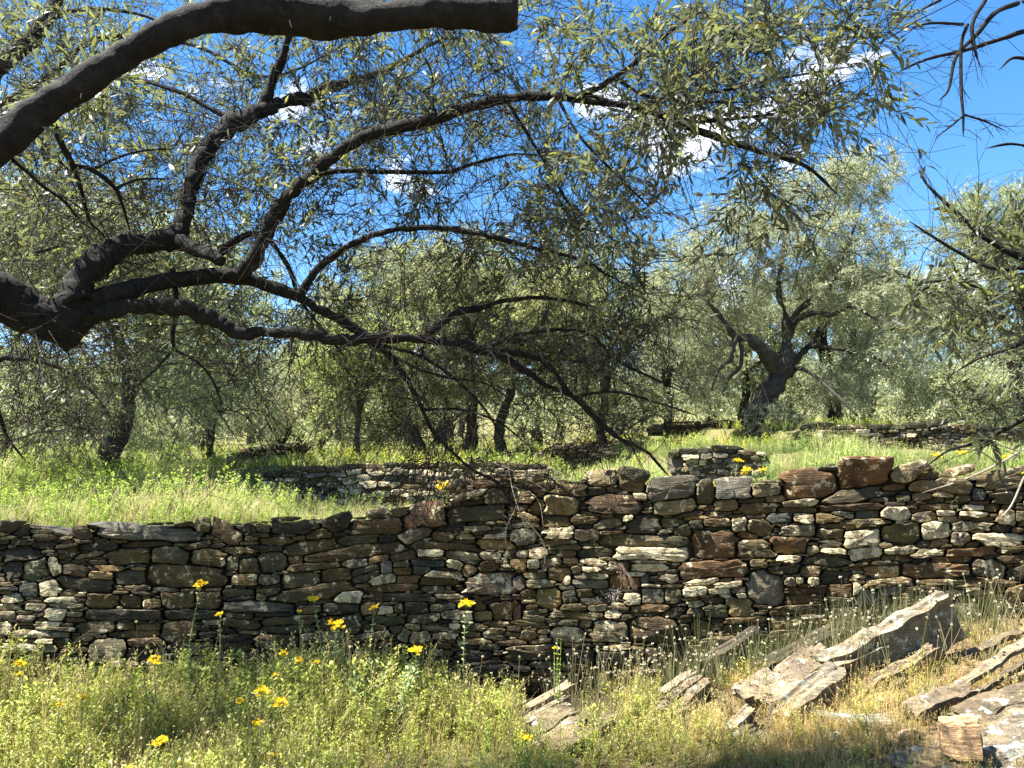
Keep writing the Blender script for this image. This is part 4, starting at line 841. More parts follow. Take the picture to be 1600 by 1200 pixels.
# ---- olives of the grove
def grove_tree(name, label, base, limbs, blobs, n_shoots, rng, per=9, tl=(.15, .4), pair=6, ll=(.06, .09), ratio=.26, trunk=None, group=None, tint=(1, 1, 1), mat=None, cat='tree', inner=.35):
    """limbs: lists of (dx, dy, dz, r) from the base; blobs: (dx, dy, dz, rx, ry, rz) of crown"""
    base = np.array(base, float); root = thing(name, label, cat, base, group)
    paths = [spline([(x + base[0], y + base[1], z + base[2], r) for x, y, z, r in lb], 5) for lb in limbs]
    for i, p in enumerate(paths):
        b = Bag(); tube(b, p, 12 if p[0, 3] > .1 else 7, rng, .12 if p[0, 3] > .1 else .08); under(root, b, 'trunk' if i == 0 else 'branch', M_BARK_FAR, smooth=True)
    w = np.array([bl[3] * bl[4] * bl[5] for bl in blobs]) ** .8; w /= w.sum(); c = rng.choice(len(blobs), n_shoots, p=w); bl = np.array(blobs)[c]
    d = nrm(rng.normal(0, 1, (n_shoots, 3))); rad = rng.uniform(inner, 1, n_shoots)[:, None] ** .6
    tg = base + bl[:, :3] + d * rad * bl[:, 3:]
    nodes = np.concatenate([p[2:, :3] for p in paths]); nd = np.concatenate([nrm(np.gradient(p[:, :3], axis=0))[2:] for p in paths])
    sh = attach_shoots(nodes, nd, tg, rng, 6, .1); L_ = np.linalg.norm(np.diff(sh, axis=1), axis=2).sum(1)
    tw = twiglets(sh, per, tl[0], tl[1], rng, 4, .3, .3, 1.1)
    B = Bag(); twig_tubes(B, sh, (0.004 + 0.010 * np.clip(L_, .1, 1.5))[:, None] * np.linspace(1, .3, 6)[None], 3); under(root, B, 'twigs', M_BARK_FAR, kind='stuff')
    Bs, D, Ls, Ws = leaf_on(tw, pair, rng, ll[0], ll[1], ratio, .1, 1.0)
    clump = np.repeat(rng.uniform(.78, 1.2, len(tw)), pair); clump = np.concatenate([clump, clump])
    t = np.array(tint)[None] * (clump * rng.uniform(.75, 1.25, len(Bs)))[:, None]
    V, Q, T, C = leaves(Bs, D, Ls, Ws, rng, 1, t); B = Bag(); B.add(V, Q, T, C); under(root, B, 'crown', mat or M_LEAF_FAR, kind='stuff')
    return root
def copy_tree(root, loc, rot, sc, label, group=None):
    r = root.copy(); COL.objects.link(r); r.location = loc; r.rotation_euler = (0, 0, rot); r.scale = sc; r['label'] = label
    if group: r['group'] = group
    for ch in root.children:
        c = ch.copy(); COL.objects.link(c); c.parent = r
    return r
def onpx(px, Y): 
    X = (px - 800) / FPX * Y; return np.array([X, Y, float(gz(X, Y)) - .05])
S_ = lambda px, Y: px / FPX * Y      # pixels to metres at distance Y

# the big olive on the right, its limbs traced
Yb = 13.0; bb = P(1187, 712, Yb)
def rel(rows, base=None, Y=Yb):
    base = bb if base is None else base; o = []
    for (x, y, dy, r) in rows:
        p = P(x, y, Y + dy); o.append((*(p - base), r / FPX * Y * .78))
    return o
big_limbs = [
 rel([(1187, 716, 0, 30), (1183, 690, 0, 24), (1180, 655, 0, 22), (1188, 625, 0, 22), (1208, 602, 0, 22), (1222, 585, 0, 21), (1226, 572, 0, 20)]),
 rel([(1220, 590, 0, 18), (1206, 568, -.2, 15), (1192, 545, -.3, 13), (1172, 530, -.4, 12), (1150, 525, -.5, 9), (1130, 500, -.6, 6), (1105, 470, -.7, 4)]),
 rel([(1226, 580, 0, 15), (1230, 545, .1, 12), (1232, 510, .2, 10), (1226, 485, .2, 7), (1217, 465, .3, 6), (1218, 425, .4, 5), (1226, 380, .5, 4), (1215, 320, .5, 2.5)]),
 rel([(1232, 515, .2, 9), (1245, 488, .1, 7), (1270, 468, 0, 6), (1292, 455, -.1, 5), (1310, 420, -.2, 4), (1330, 370, -.3, 3), (1345, 320, -.3, 2)]),
 rel([(1234, 512, .2, 8), (1250, 496, -.2, 6), (1275, 488, -.4, 5.5), (1300, 492, -.6, 4), (1330, 480, -.8, 3), (1370, 500, -1, 2)]),
 rel([(1232, 582, 0, 12), (1247, 558, .4, 9), (1265, 540, .7, 7), (1290, 505, .9, 5.5), (1310, 490, 1, 5), (1350, 450, 1.2, 3), (1390, 400, 1.3, 2)]),
 rel([(1240, 572, 0, 5), (1270, 585, -.5, 4), (1310, 620, -1, 3), (1340, 650, -1.2, 2)]),
 rel([(1262, 540, .5, 6), (1310, 545, -.3, 4), (1370, 560, -.6, 3), (1400, 590, -.8, 2)]),
 rel([(1150, 524, -.5, 6), (1145, 548, -.6, 5), (1140, 565, -.6, 4), (1122, 580, -.6, 3), (1112, 610, -.6, 2)]),
 rel([(1158, 532, -.5, 5), (1158, 570, -.5, 4), (1140, 590, -.4, 3), (1130, 612, -.4, 2)]),
]
def blob(x, y, w, h, dy=0, D=1.0, Y=Yb, base=None):
    base = bb if base is None else base
    p = P(x, y, Y + dy) - base; return (*p, w / 2 / FPX * Y, D, h / 2 / FPX * Y)
big_blobs = [blob(1345, 285, 130, 110), blob(1290, 300, 130, 100, .4), blob(1200, 330, 160, 110, .3), blob(1120, 380, 130, 120, 0), blob(1060, 440, 140, 130, -.3), blob(1130, 470, 140, 110, .4, 1.2),
             blob(1230, 400, 170, 120, .2, 1.3), blob(1330, 390, 150, 130, 0, 1.3), blob(1340, 460, 150, 90, -.5, 1.2), blob(1180, 470, 130, 80, .9), blob(1290, 450, 120, 90, 1.0), blob(1070, 540, 130, 110, .3), blob(1110, 600, 100, 90, .6), blob(1385, 540, 110, 110, -.6), blob(1330, 600, 110, 60, .8, 1.0)]
rng = np.random.default_rng(31)
grove_tree('olive_tree', 'big gnarled olive with a forked leaning trunk standing right of the short wall end', 'x' and bb, big_limbs, big_blobs, 820, rng, per=12, tl=(.12, .34), pair=6, ll=(.05, .08), ratio=.27, tint=(1.12, 1.14, 1.12))
# grey suckers round its foot
bs = P(1205, 700, 12.6)
grove_tree('olive_shrub', 'small silvery shrub of suckers in front of the big gnarled trunk', bs, [rel([(1205, 705, -.4, 2), (1200, 680, -.4, 1.5), (1208, 650, -.4, 1)], bs)], [blob(1200, 655, 75, 55, -.4, .35, base=bs), blob(1230, 660, 60, 40, -.3, .3, base=bs)], 45, rng, per=8, tl=(.08, .2), pair=5, ll=(.04, .06), cat='shrub')

def generic(seed, H, R, th, lean=0.0, r0=.16,  n=330, tint=(1, 1, 1), low=.45, base=(0, 0, 0), name='olive_tree', label='', per=10, ll=(.07, .11), group=None, cat='tree', dens=1.0):
    g = np.random.default_rng(seed); r0 = r0 * .78; low = low - .1; limbs = [[(0, 0, -.15, r0 * 1.7), (0.02, 0, .1, r0 * 1.2), (lean * .1 + g.normal(0, .07), g.normal(0, .05), th * .33, r0), (lean * .7 + g.normal(0, .08), g.normal(0, .05), th * .66, r0 * .85), (lean, 0, th, r0 * .95)]]
    nb = 5; blobs = []
    for i in range(nb):
        a = i / nb * 6.28 + g.uniform(0, .8); rr = R * g.uniform(.4, .62); zz = H * g.uniform(.62, .84)
        ex, ey = lean + math.cos(a) * rr, math.sin(a) * rr
        limbs.append([(lean, 0, th * .96, r0 * .7), (lean + (ex - lean) * .35 + g.normal(0, .1), ey * .35 + g.normal(0, .1), lerp(th, zz, .4), r0 * .45), (lean + (ex - lean) * .7, ey * .7 + g.normal(0, .15), lerp(th, zz, .75), r0 * .28), (ex, ey, zz, r0 * .12)])
        blobs.append((ex, ey, zz, R * g.uniform(.42, .6), R * g.uniform(.42, .6), H * g.uniform(.14, .2)))
        blobs.append((ex * 1.25, ey * 1.25, H * g.uniform(low, .62), R * g.uniform(.3, .42), R * g.uniform(.3, .42), H * g.uniform(.10, .17)))
    blobs.append((lean, 0, H * .86, R * .5, R * .5, H * .14))
    return grove_tree(name, label, base, limbs, blobs, int(n * dens), g, per=per, tl=(.15, .42), pair=6, ll=ll, tint=tint, group=group, cat=cat)
def at(root, px, Y):
    p = onpx(px, Y); root.location = tuple(p); return root
def top_h(py, Y, px):      # height that carries the crown's top to photo row py
    return float(P(px, py, Y)[2] - onpx(px, Y)[2])
# left
at(generic(41, top_h(330, 9.6, 188), 2.0, 1.5, .12, .15, 430, (1.0, 1.05, .9), label='leftmost olive with an upright dark trunk rising from the rubble bank', low=.34), 186, 9.6)
at(generic(42, top_h(300, 13.5, 20), 2.6, 1.2, -.1, .2, 430, (1.15, 1.15, .75), low=.25, label='yellow-green olive filling the left edge behind the bright herbs'), 10, 13.5)
t_mid = at(generic(43, top_h(380, 14.5, 640), 2.1, 1.5, -.45, .15, 430, (1.0, 1.02, .8), low=.4, label='olive with a trunk leaning left behind the low grey wall'), 652, 14.5)
at(generic(44, top_h(372, 15.5, 735), 2.3, 1.7, .1, .17, 430, (.95, 1.0, .82), low=.38, label='olive with an upright trunk in the middle of the trunk row behind the low wall'), 730, 16.0)
at(generic(45, top_h(400, 14.0, 785), 1.7, 1.9, .25, .12, 330, (1.1, 1.1, .8), low=.4, label='slender olive with a curved pale trunk right of the trunk row'), 782, 14.4)
at(generic(46, 2.6, 1.0, .8, 0, .07, 130, (1.1, 1.2, .7), low=.3, label='young bright green tree with a short pale trunk behind the low grey wall'), 560, 13.0)
at(generic(47, 1.9, 1.2, .45, 0.05, .05, 110, (1.0, 1.0, .9), low=.4, dens=.7, per=6, label='small half-bare tree beside the far shaded terrace wall'), 438, 14.9)
at(generic(48, top_h(395, 19, 960), 2.6, 1.6, .1, .16, 430, (.95, 1.0, .8), low=.3, label='olive with hanging crown behind the fallen stretch of wall'), 940, 18.0)
at(generic(49, top_h(420, 18, 1045), 2.2, 1.6, .0, .13, 300, (1.0, 1.0, .9), low=.35, label='thin-trunked olive at the end of the far dark terrace wall'), 1043, 18.5)
at(generic(50, top_h(470, 17, 1160), 1.8, 1.4, .05, .13, 260, (1.0, 1.05, .9), low=.3, label='short dark-trunked olive directly left of the big gnarled olive'), 1160, 17.2)
at(generic(51, top_h(420, 17, 1310), 2.2, 1.3, .05, .2, 360, (.95, 1.0, .95), low=.35, label='olive with a stout trunk behind the left end of the upper terrace wall'), 1308, 17.0)
at(generic(52, top_h(285, 14.5, 1600), 2.7, 1.5, -.1, .18, 520, (.95, 1.02, .9), low=.3, label='tall full olive at the right edge beyond the upper terrace wall'), 1600, 15.0)
at(generic(53, .98, .8, .2, 0, .04, 230, (1.5, 1.55, 1.35), ll=(.04, .065), low=.2, name='olive_bush', cat='bush', label='rounded pale olive bush behind the upper terrace wall'), 1500, 11.9)
at(generic(54, top_h(430, 18, 1430), 2.1, 1.3, -.1, .15, 380, (.85, .95, .9), low=.3, label='darker olive between the big gnarled olive and the right edge tree'), 1425, 19.0)
at(generic(55, top_h(560, 17, 330), 1.9, .9, 0, .12, 300, (1.0, 1.08, .9), low=.25, label='low olive between the leftmost dark trunk and the small half-bare tree'), 330, 17.0)
at(generic(56, top_h(540, 20, 520), 2.0, 1.0, 0, .12, 280, (1.1, 1.15, .85), low=.25, label='low pale olive under the blue gap left of the leaning trunk'), 505, 20.5)

# the far wood that closes the view: reads as one mass
rng = np.random.default_rng(77); fw = Bag(); fl = Bag()
for row, (Yf_, n, topy) in enumerate(((26, 16, 570), (34, 18, 545), (46, 22, 540))):
    for i in range(n):
        px = -250 + (i + rng.uniform(.1, .9)) / n * 2100; p = onpx(px, Yf_); H = max(1.6, top_h(topy + rng.uniform(-25, 30), Yf_, px)); R = rng.uniform(1.6, 2.4) * (1 + .3 * row)
        tube(fw, spline([(*(p), .2), (*(p + [.1, 0, H * .3]), .16), (*(p + [rng.normal(0, .3), 0, H * .6]), .08)], 3), 5, rng, .1)
        K = 3600; d = nrm(rng.normal(0, 1, (60, 3))); cl = p + np.array([0, 0, H * .58]) + d * np.array([R, R, H * .40]) * rng.uniform(.3, 1, (60, 1)) ** .5
        c = np.repeat(cl, K // 60, 0) + rng.normal(0, .26, (K, 3)); L_ = rng.uniform(.12, .2, K)
        t = np.repeat(rng.uniform(.75, 1.25, (60, 1)), K // 60, 0) * np.array([[1.0, 1.05, .88]]) * rng.uniform(.8, 1.1)
        V, Q, T, C = leaves(c, rng.normal(0, 1, (K, 3)), L_, L_ * .4, rng, 1, t); fl.add(V, Q, T, C)
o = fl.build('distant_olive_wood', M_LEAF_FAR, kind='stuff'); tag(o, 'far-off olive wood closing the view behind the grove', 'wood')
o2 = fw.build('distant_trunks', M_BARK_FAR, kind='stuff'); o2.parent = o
# ------------------------------------------------------------------ schist outcrops
def plate(bag, x0, y0, x1, y1, Y, thick, deep, rng, up=.35, tint=(.22, .21, .18, .3), yaw=.15, rag=1.0):
    """one tilted bed of schist: its top front edge runs from pixel (x0, y0) to (x1, y1)"""
    a = P(x0, y0, Y); e = P(x1, y1, Y + yaw); ax = e - a; Ln = np.linalg.norm(ax); ax = ax / Ln
    back = nrm(np.array([0, 1.0, 0]) - ax * ax[1]); upv = nrm(np.cross(ax, back)); upv = upv if upv[2] > 0 else -upv
    back = nrm(back + upv * up); upv = nrm(np.cross(ax, back)); upv = upv if upv[2] > 0 else -upv
    nl, nd, nh = max(8, int(Ln / .035)), 5, 4
    u = np.linspace(0, 1, nl + 1); V = []; ring = []
    prof = [(0, -h / nh * thick) for h in range(nh, 0, -1)] + [(d / nd * deep, 0) for d in range(nd + 1)] + [(deep, -h / nh * thick) for h in range(1, nh + 1)]
    step = rng.normal(0, 1, (len(prof),)) * .10 * thick
    edge = np.cumsum(rng.normal(0, .0045 * rag, nl + 1)); edge -= np.linspace(edge[0], edge[-1], nl + 1)
    f1 = rng.normal(0, .02 * rag, len(prof)); f0 = rng.normal(0, .02 * rag, len(prof))
    lay = np.round(rng.uniform(0, 3, nl + 1).cumsum() / 9) * 0
    for i, t in enumerate(u):
        for j, (d, h) in enumerate(prof):
            s_ = t * Ln + (f0[j] * (1 - t) + f1[j] * t)
            q = a + ax * s_ + back * (d + (edge[i] if d < .01 else 0) - step[j] * .3) + upv * (h + (step[j] if 0 < d < deep else 0) * .5)
            n = mnoise.noise(Vector(q * 5)) * .022 + mnoise.noise(Vector(q * 15)) * .010
            V.append(q + upv * n + back * mnoise.noise(Vector(q * 9 + 7)) * .014)
    m = len(prof); V = np.array(V); i = np.arange(nl)[:, None] * m; j = np.arange(m - 1)[None]
    Q = np.stack([i + j, i + j + 1, i + j + 1 + m, i + j + m], -1).reshape(-1, 4)
    c0 = V[:m].mean(0); c1 = V[-m:].mean(0); V = np.vstack([V, c0, c1]); k = len(V)
    T = [[k - 2, q + 1, q] for q in range(m - 1)] + [[k - 1, nl * m + q, nl * m + q + 1] for q in range(m - 1)] + [[k - 2, 0, m - 1], [k - 1, nl * m + m - 1, nl * m]]
    n0 = np.cross(V[m] - V[0], V[1] - V[0])
    mid = m // 2
    nn = np.cross(V[m + mid] - V[mid], V[mid + 1] - V[mid])
    Q = Q[:, ::-1] if nn[2] > 0 else Q
    # quad order (j, j+1, j+1+m, j+m): normal = (j+1 - j) x (m)
    bag.add(V, Q, T, np.array(tint) * np.array([*(rng.uniform(.8, 1.2),) * 3, 1]))
def outcrop(label, rows, seed, name='rock_outcrop'):
    rng = np.random.default_rng(seed); x0, y0, x1, y1, Y = rows[0][:5]; bp = P((x0 + x1) / 2, max(y0, y1) + 30, Y)
    root = thing(name, label, 'rock', bp)
    for r in rows:
        b = Bag(); plate(b, *r[:5], r[5], r[6], rng, **(r[7] if len(r) > 7 else {})); o = b.build('rock_slab', M_ROCK, root, origin=np.array(root.location), sharp=35); o.location = (0, 0, 0)
    return root
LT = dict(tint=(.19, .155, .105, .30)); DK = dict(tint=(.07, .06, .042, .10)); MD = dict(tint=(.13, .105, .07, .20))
def beds(x0, y0, x1, y1, Y, n, dx, dy, dY, th, dp, seed, kinds=(LT, MD)):
    """a run of thin parallel beds stepping down and forward"""
    g = np.random.default_rng(seed); o = []
    for k in range(n):
        a, c = g.uniform(0, .22), g.uniform(.72, 1.0); X0, Y0, X1, Y1 = x0 + dx * k, y0 + dy * k, x1 + dx * k, y1 + dy * k
        o.append((lerp(X0, X1, a), lerp(Y0, Y1, a), lerp(X0, X1, c), lerp(Y0, Y1, c), Y - dY * k, th * g.uniform(.7, 1.4), dp * g.uniform(.7, 1.3), kinds[k % len(kinds)] if g.random() < .7 else kinds[0]))
    return o
outcrop('long pale slab of schist leaning up to the right against the wall foot', [
 (1290, 1036, 1486, 930, 4.25, .26, .11, dict(tint=(.20, .175, .125, .34), up=.15)), (1300, 1050, 1400, 998, 4.2, .03, .06, LT), (1240, 1058, 1310, 1022, 4.3, .05, .14, LT), (1350, 1078, 1466, 1012, 4.15, .05, .06, MD)], 1)
outcrop('broad slanting schist ledge left of the long pale slab', [
 (1226, 1120, 1320, 1052, 3.95, .12, .10, dict(tint=(.19, .165, .12, .28), up=.5))] + beds(1205, 1112, 1300, 1044, 4.06, 4, -6, -8, -.05, .05, .12, 4) + [(1172, 1088, 1226, 1056, 4.2, .06, .12, LT)], 2)
outcrop('pale layered schist ledges standing in the herbs below the middle of the wall',
 beds(812, 1118, 899, 1068, 4.3, 7, 6, 12, .055, .035, .07, 5) + [(880, 1168, 960, 1124, 3.95, .05, .06, MD)], 3)
outcrop('small rough ledge of schist just below the wall, left of the broad ledge', 
 beds(1036, 1090, 1104, 1040, 4.5, 4, 4, 12, .05, .045, .08, 6), 4)
outcrop('low broken schist ribs in the dry grass at the bottom, left of the broad ledge', 
 beds(1140, 1142, 1182, 1106, 3.9, 3, 10, 14, .05, .05, .06, 7), 5)
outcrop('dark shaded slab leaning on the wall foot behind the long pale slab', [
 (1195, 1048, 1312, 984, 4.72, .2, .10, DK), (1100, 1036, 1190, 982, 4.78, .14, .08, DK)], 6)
outcrop('narrow parallel schist ribs at the right edge', beds(1490, 1078, 1616, 1000, 3.95, 2, 40, 4, .05, .03, .035, 8) + [(1510, 1026, 1600, 984, 4.4, .03, .04, MD)], 7)
outcrop('rough mottled rock mass in the bottom right corner', 
 [(1440, 1112, 1530, 1076, 3.75, .06, .10, MD), (1530, 1128, 1660, 1078, 3.6, .06, .14, dict(tint=(.12, .095, .06, .30), rag=1.4)), (1540, 1160, 1660, 1112, 3.45, .08, .12, dict(tint=(.13, .105, .068, .32), rag=1.5)), (1520, 1196, 1660, 1140, 3.3, .08, .14, dict(tint=(.14, .12, .09, .3), rag=1.5)), (1430, 1216, 1540, 1180, 3.25, .06, .14, MD), (1500, 1245, 1660, 1186, 3.1, .1, .15, dict(tint=(.12, .105, .08, .42), rag=1.5))], 8)
# the tan block lying loose on it
rng = np.random.default_rng(3)
blk = pack = None
cb = P(1500, 1152, 3.3); b = Bag()
me_pts = []
bx = bpy.data.meshes.new('loose_block'); import bmesh
bm = bmesh.new(); bmesh.ops.create_cube(bm, size=1); bmesh.ops.subdivide_edges(bm, edges=bm.edges, cuts=5, use_grid_fill=True)
for v in bm.verts:
    p = v.co.copy(); sgn = 1 if p.x > 0 else -1
    q = Vector((p.x * (.185 if p.z > 0 else .18) + p.z * .01, p.y * .17, p.z * (.15 + .02 * p.x)))
    q.z += .012 * abs(p.x) * (1 if p.z > 0 else -2 * (1 - abs(p.x) * 1.6)); q.y += p.z * .05
    f = 1 - .22 * max(0, abs(p.x) + abs(p.y) + abs(p.z) - .95)
    q *= f; n = mnoise.noise(q * 16 + Vector((5, 1, 2))) * .018 + mnoise.noise(q * 60) * .003
    q += p.normalized() * n; v.co = q
bm.to_mesh(bx); bm.free()
ca = bx.color_attributes.new('tint', 'FLOAT_COLOR', 'POINT'); ca.data.foreach_set('color', np.tile([.36, .235, .13, .12], len(bx.vertices)).astype(np.float32))
bx.polygons.foreach_set('use_smooth', [True] * len(bx.polygons)); bx.set_sharp_from_angle(angle=math.radians(32)); bx.materials.append(M_STONE)
blk = bpy.data.objects.new('loose_block', bx); COL.objects.link(blk); blk.location = cb; blk.scale = (.8, .7, .82); blk.rotation_euler = (math.radians(6), math.radians(-4), math.radians(-22))
tag(blk, 'tan squared stone block lying loose on the mottled rock at bottom right', 'rock')

# ------------------------------------------------------------------ herbs and grasses (nobody could count them)
def proto_herb(rng, h=.3, whorls=9, leaf=.02, c0=(.22, .25, .07), c1=(.44, .45, .14), branchy=2):
    """an upright stem with many small leaves"""
    b = Bag(); stems = [(np.array([0, 0, 0.]), nrm(np.array([rng.normal(0, .15), rng.normal(0, .15), 1])), h)]
    for k in range(branchy):
        f = rng.uniform(.3, .7); s = stems[0]; stems.append((s[0] + s[1] * h * f, nrm(s[1] + rng.normal(0, .45, 3) * [1, 1, .3]), h * rng.uniform(.3, .5)))
    for (o, d, L_) in stems:
        pts = np.array([[o + d * L_ * t + np.array([.02, .01, 0]) * t * t for t in (0, .5, 1)]]); twig_tubes(b, pts, np.array([[.0016, .0013, .0007]]), 3, np.array([.22, .24, .09]))
        n = int(whorls * L_ / h * 3); t = rng.uniform(.12, 1, n)[:, None]; base = o + d * L_ * t; a = rng.uniform(0, 6.28, n)
        dd = np.stack([np.cos(a), np.sin(a), rng.uniform(.1, .9, n)], 1); col = lerp(np.array(c0), np.array(c1), t) * rng.uniform(.75, 1.25, (n, 1))
        ls = leaf * rng.uniform(.6, 1.3, n) * (1.15 - .5 * t[:, 0])
        V, Q, T, C = leaves(base, dd, ls, ls * .42, rng, 1, col); b.add(V, Q, None, C)
    return b
def proto_grass(rng, h=.3, n=14, w=.004, c0=(.22, .23, .07), c1=(.46, .42, .18), seed=0.0):
    b = Bag(); a = rng.uniform(0, 6.28, n); L_ = h * rng.uniform(.5, 1.1, n); lean = rng.uniform(.1, .6, n)
    d = np.stack([np.cos(a), np.sin(a), a * 0], 1); o = rng.normal(0, .018, (n, 3)) * [1, 1, 0]; s = np.cross(d, [0, 0, 1])
    rows = []
    for t in (0, .4, .75, 1.0):
        c = o + d * (lean * L_ * t * t)[:, None] + np.array([0, 0, 1.]) * (L_ * (t - .15 * lean * t * t))[:, None]; ww = w * (1 - t) ** .7 if t < 1 else .0003
        rows += [c - s * ww / 2, c + s * ww / 2]
    V = np.stack(rows, 1); o4 = np.arange(n)[:, None] * 8; Q = np.concatenate([o4 + np.array([[k, k + 1, k + 3, k + 2]]) for k in (0, 2, 4)])
    tt = np.array([0, 0, .4, .4, .75, .75, 1, 1])[None, :, None]; C = lerp(np.array(c0), np.array(c1), tt) * rng.uniform(.7, 1.25, (n, 1, 1)); b.add(V.reshape(-1, 3), Q, None, C.reshape(-1, 3))
    if seed > 0:
        for k in range(n):
            if rng.random() < seed:
                p = V[k, 6]; L2 = .03; B_ = p + rng.normal(0, .002, (8, 3)) + np.linspace(-1, .3, 8)[:, None] * [0, 0, L2]
                v, q, t, c = leaves(B_, rng.normal(0, .5, (8, 3)) + [0, 0, .9], np.full(8, .012), np.full(8, .004), rng, 1, np.tile([.46, .41, .22], (8, 1))); b.add(v, q, None, c)
    return b
def proto_buttons(rng, h=.34, n=5):
    """wiry stems topped by small pale round heads"""
    b = Bag()
    for k in range(n):
        d = nrm(np.array([rng.normal(0, .28), rng.normal(0, .28), 1])); L_ = h * rng.uniform(.5, 1.1); pts = np.array([[d * L_ * t + np.array([rng.normal(0, .006), 0, 0]) for t in (0, .35, .7, 1)]])
        twig_tubes(b, pts, np.array([[.0013, .0011, .0009, .0007]]), 3, np.array([.30, .27, .14])); p = pts[0, -1]; m = 12
        v, q, t, c = leaves(p + rng.normal(0, .0012, (m, 3)), rng.normal(0, 1, (m, 3)), np.full(m, .0065), np.full(m, .005), rng, 1, np.tile([.52, .49, .36], (m, 1)) * rng.uniform(.7, 1.2, (m, 1))); b.add(v, q, None, c)
    return b
def proto_spike(rng, h=.16, n=5):
    """short grass with fat oval seed heads"""
    b = Bag()
    for k in range(n):
        o = rng.normal(0, .03, 3) * [1, 1, 0]; d = nrm(np.array([rng.normal(0, .2), rng.normal(0, .2), 1])); L_ = h * rng.uniform(.6, 1.1); pts = np.array([[o + d * L_ * t for t in (0, .5, 1)]])
        twig_tubes(b, pts, np.array([[.0012, .001, .0008]]), 3, np.array([.26, .27, .10])); m = 14
        B_ = pts[0, -1] - d * .006 + d * np.linspace(0, .024, m)[:, None]; v, q, t, c = leaves(B_, rng.normal(0, .55, (m, 3)) + d * .9, np.full(m, .012), np.full(m, .005), rng, 1, np.tile([.40, .40, .20], (m, 1)) * rng.uniform(.75, 1.2, (m, 1))); b.add(v, q, None, c)
    return b
def scatter(name, protos, X, Y, which, sc, rng, mat=M_HERB, tint=None, sink=.01, slope=0.08, kind='stuff', label=None, cat=None, zz=None):
    bag = Bag(); Z = gz(X, Y) if zz is None else zz
    for i, pb in enumerate(protos):
        V = np.concatenate(pb.v); C = np.concatenate(pb.c)[:, :3]; Q = np.concatenate(pb.q) if pb.q else np.zeros((0, 4), int); m = np.where(which == i)[0]
        if not len(m): continue
        a = rng.uniform(0, 6.28, len(m)); ca, sa = np.cos(a), np.sin(a); s = sc[m]
        x = (V[None, :, 0] * ca[:, None] - V[None, :, 1] * sa[:, None]) * s[:, None]; y = (V[None, :, 0] * sa[:, None] + V[None, :, 1] * ca[:, None]) * s[:, None]; z = V[None, :, 2] * s[:, None]
        lx, ly = rng.normal(0, slope, len(m)), rng.normal(0, slope, len(m))
        W = np.stack([x + X[m][:, None] + z * lx[:, None], y + Y[m][:, None] + z * ly[:, None], z + Z[m][:, None] - sink], -1)
        q = (Q[None] + (np.arange(len(m)) * len(V))[:, None, None]).reshape(-1, 4)
        cc = np.repeat((np.ones((len(m), 3)) if tint is None else tint[m])[:, None], len(V), 1) * C[None]
        bag.add(W.reshape(-1, 3), q, None, cc.reshape(-1, 3))
    o = bag.build(name, mat, kind=kind)
    if label: tag(o, label, cat)
    return o
rng = np.random.default_rng(8)
H = [proto_herb(rng, .22, 9, .016), proto_herb(rng, .27, 12, .010, (.24, .26, .1), (.48, .47, .2), 3), proto_grass(rng, .27, 12, .0028, (.22, .22, .08), (.48, .43, .2), .4)]
HG = [proto_herb(rng, .24, 10, .022, (.15, .20, .05), (.34, .40, .10), 3) for _ in range(3)]
GR = [proto_grass(rng, .22, 12, .0035) for _ in range(2)]
DG = [proto_grass(rng, .20, 14, .0028, (.30, .24, .12), (.52, .43, .24), .35) for _ in range(2)]
BT = [proto_buttons(rng) for _ in range(3)]; SPK = [proto_spike(rng) for _ in range(2)]
protos = H + HG + GR + DG + BT + SPK          # 0-2, 3-5, 6-7, 8-9, 10-12, 13-14
n = 9000
Y = rng.uniform(3.0, 4.84, n); X = rng.uniform(-.86, .95, n) * Y
pxx = 800 + X / Y * FPX
patch = np.array([mnoise.noise(Vector((x * 1.3, y * 1.6, 3.3))) for x, y in zip(X, Y)])
dryf = sstep(950, 1350, pxx + patch * 300)
r = rng.random(n); which = np.empty(n, int)
for i in range(n):
    if r[i] < .35 * (1 - dryf[i]) + .10: which[i] = rng.integers(0, 3)
    elif r[i] < .62 * (1 - dryf[i]) + .14: which[i] = rng.integers(3, 6)
    elif r[i] < .74 * (1 - dryf[i]) + .20: which[i] = rng.integers(6, 8)
    elif r[i] < .84 * (1 - dryf[i]) + .62 * dryf[i]: which[i] = rng.integers(8, 10)
    elif r[i] < .93: which[i] = rng.integers(13, 15)
    else: which[i] = rng.integers(10, 13)
sc = rng.uniform(.6, 1.15, n) * (1 - .35 * dryf) * (1 - .35 * sstep(4.55, 4.85, Y) * (pxx > 700)) * np.clip(.78 + .9 * patch, .35, 1.15)
sc = sc * lerp(1.0, 1.25, sstep(3.9, 4.3, Y) * (pxx < 900)) * lerp(1.0, 1.2, sstep(4.4, 4.6, Y) * (pxx < 700))
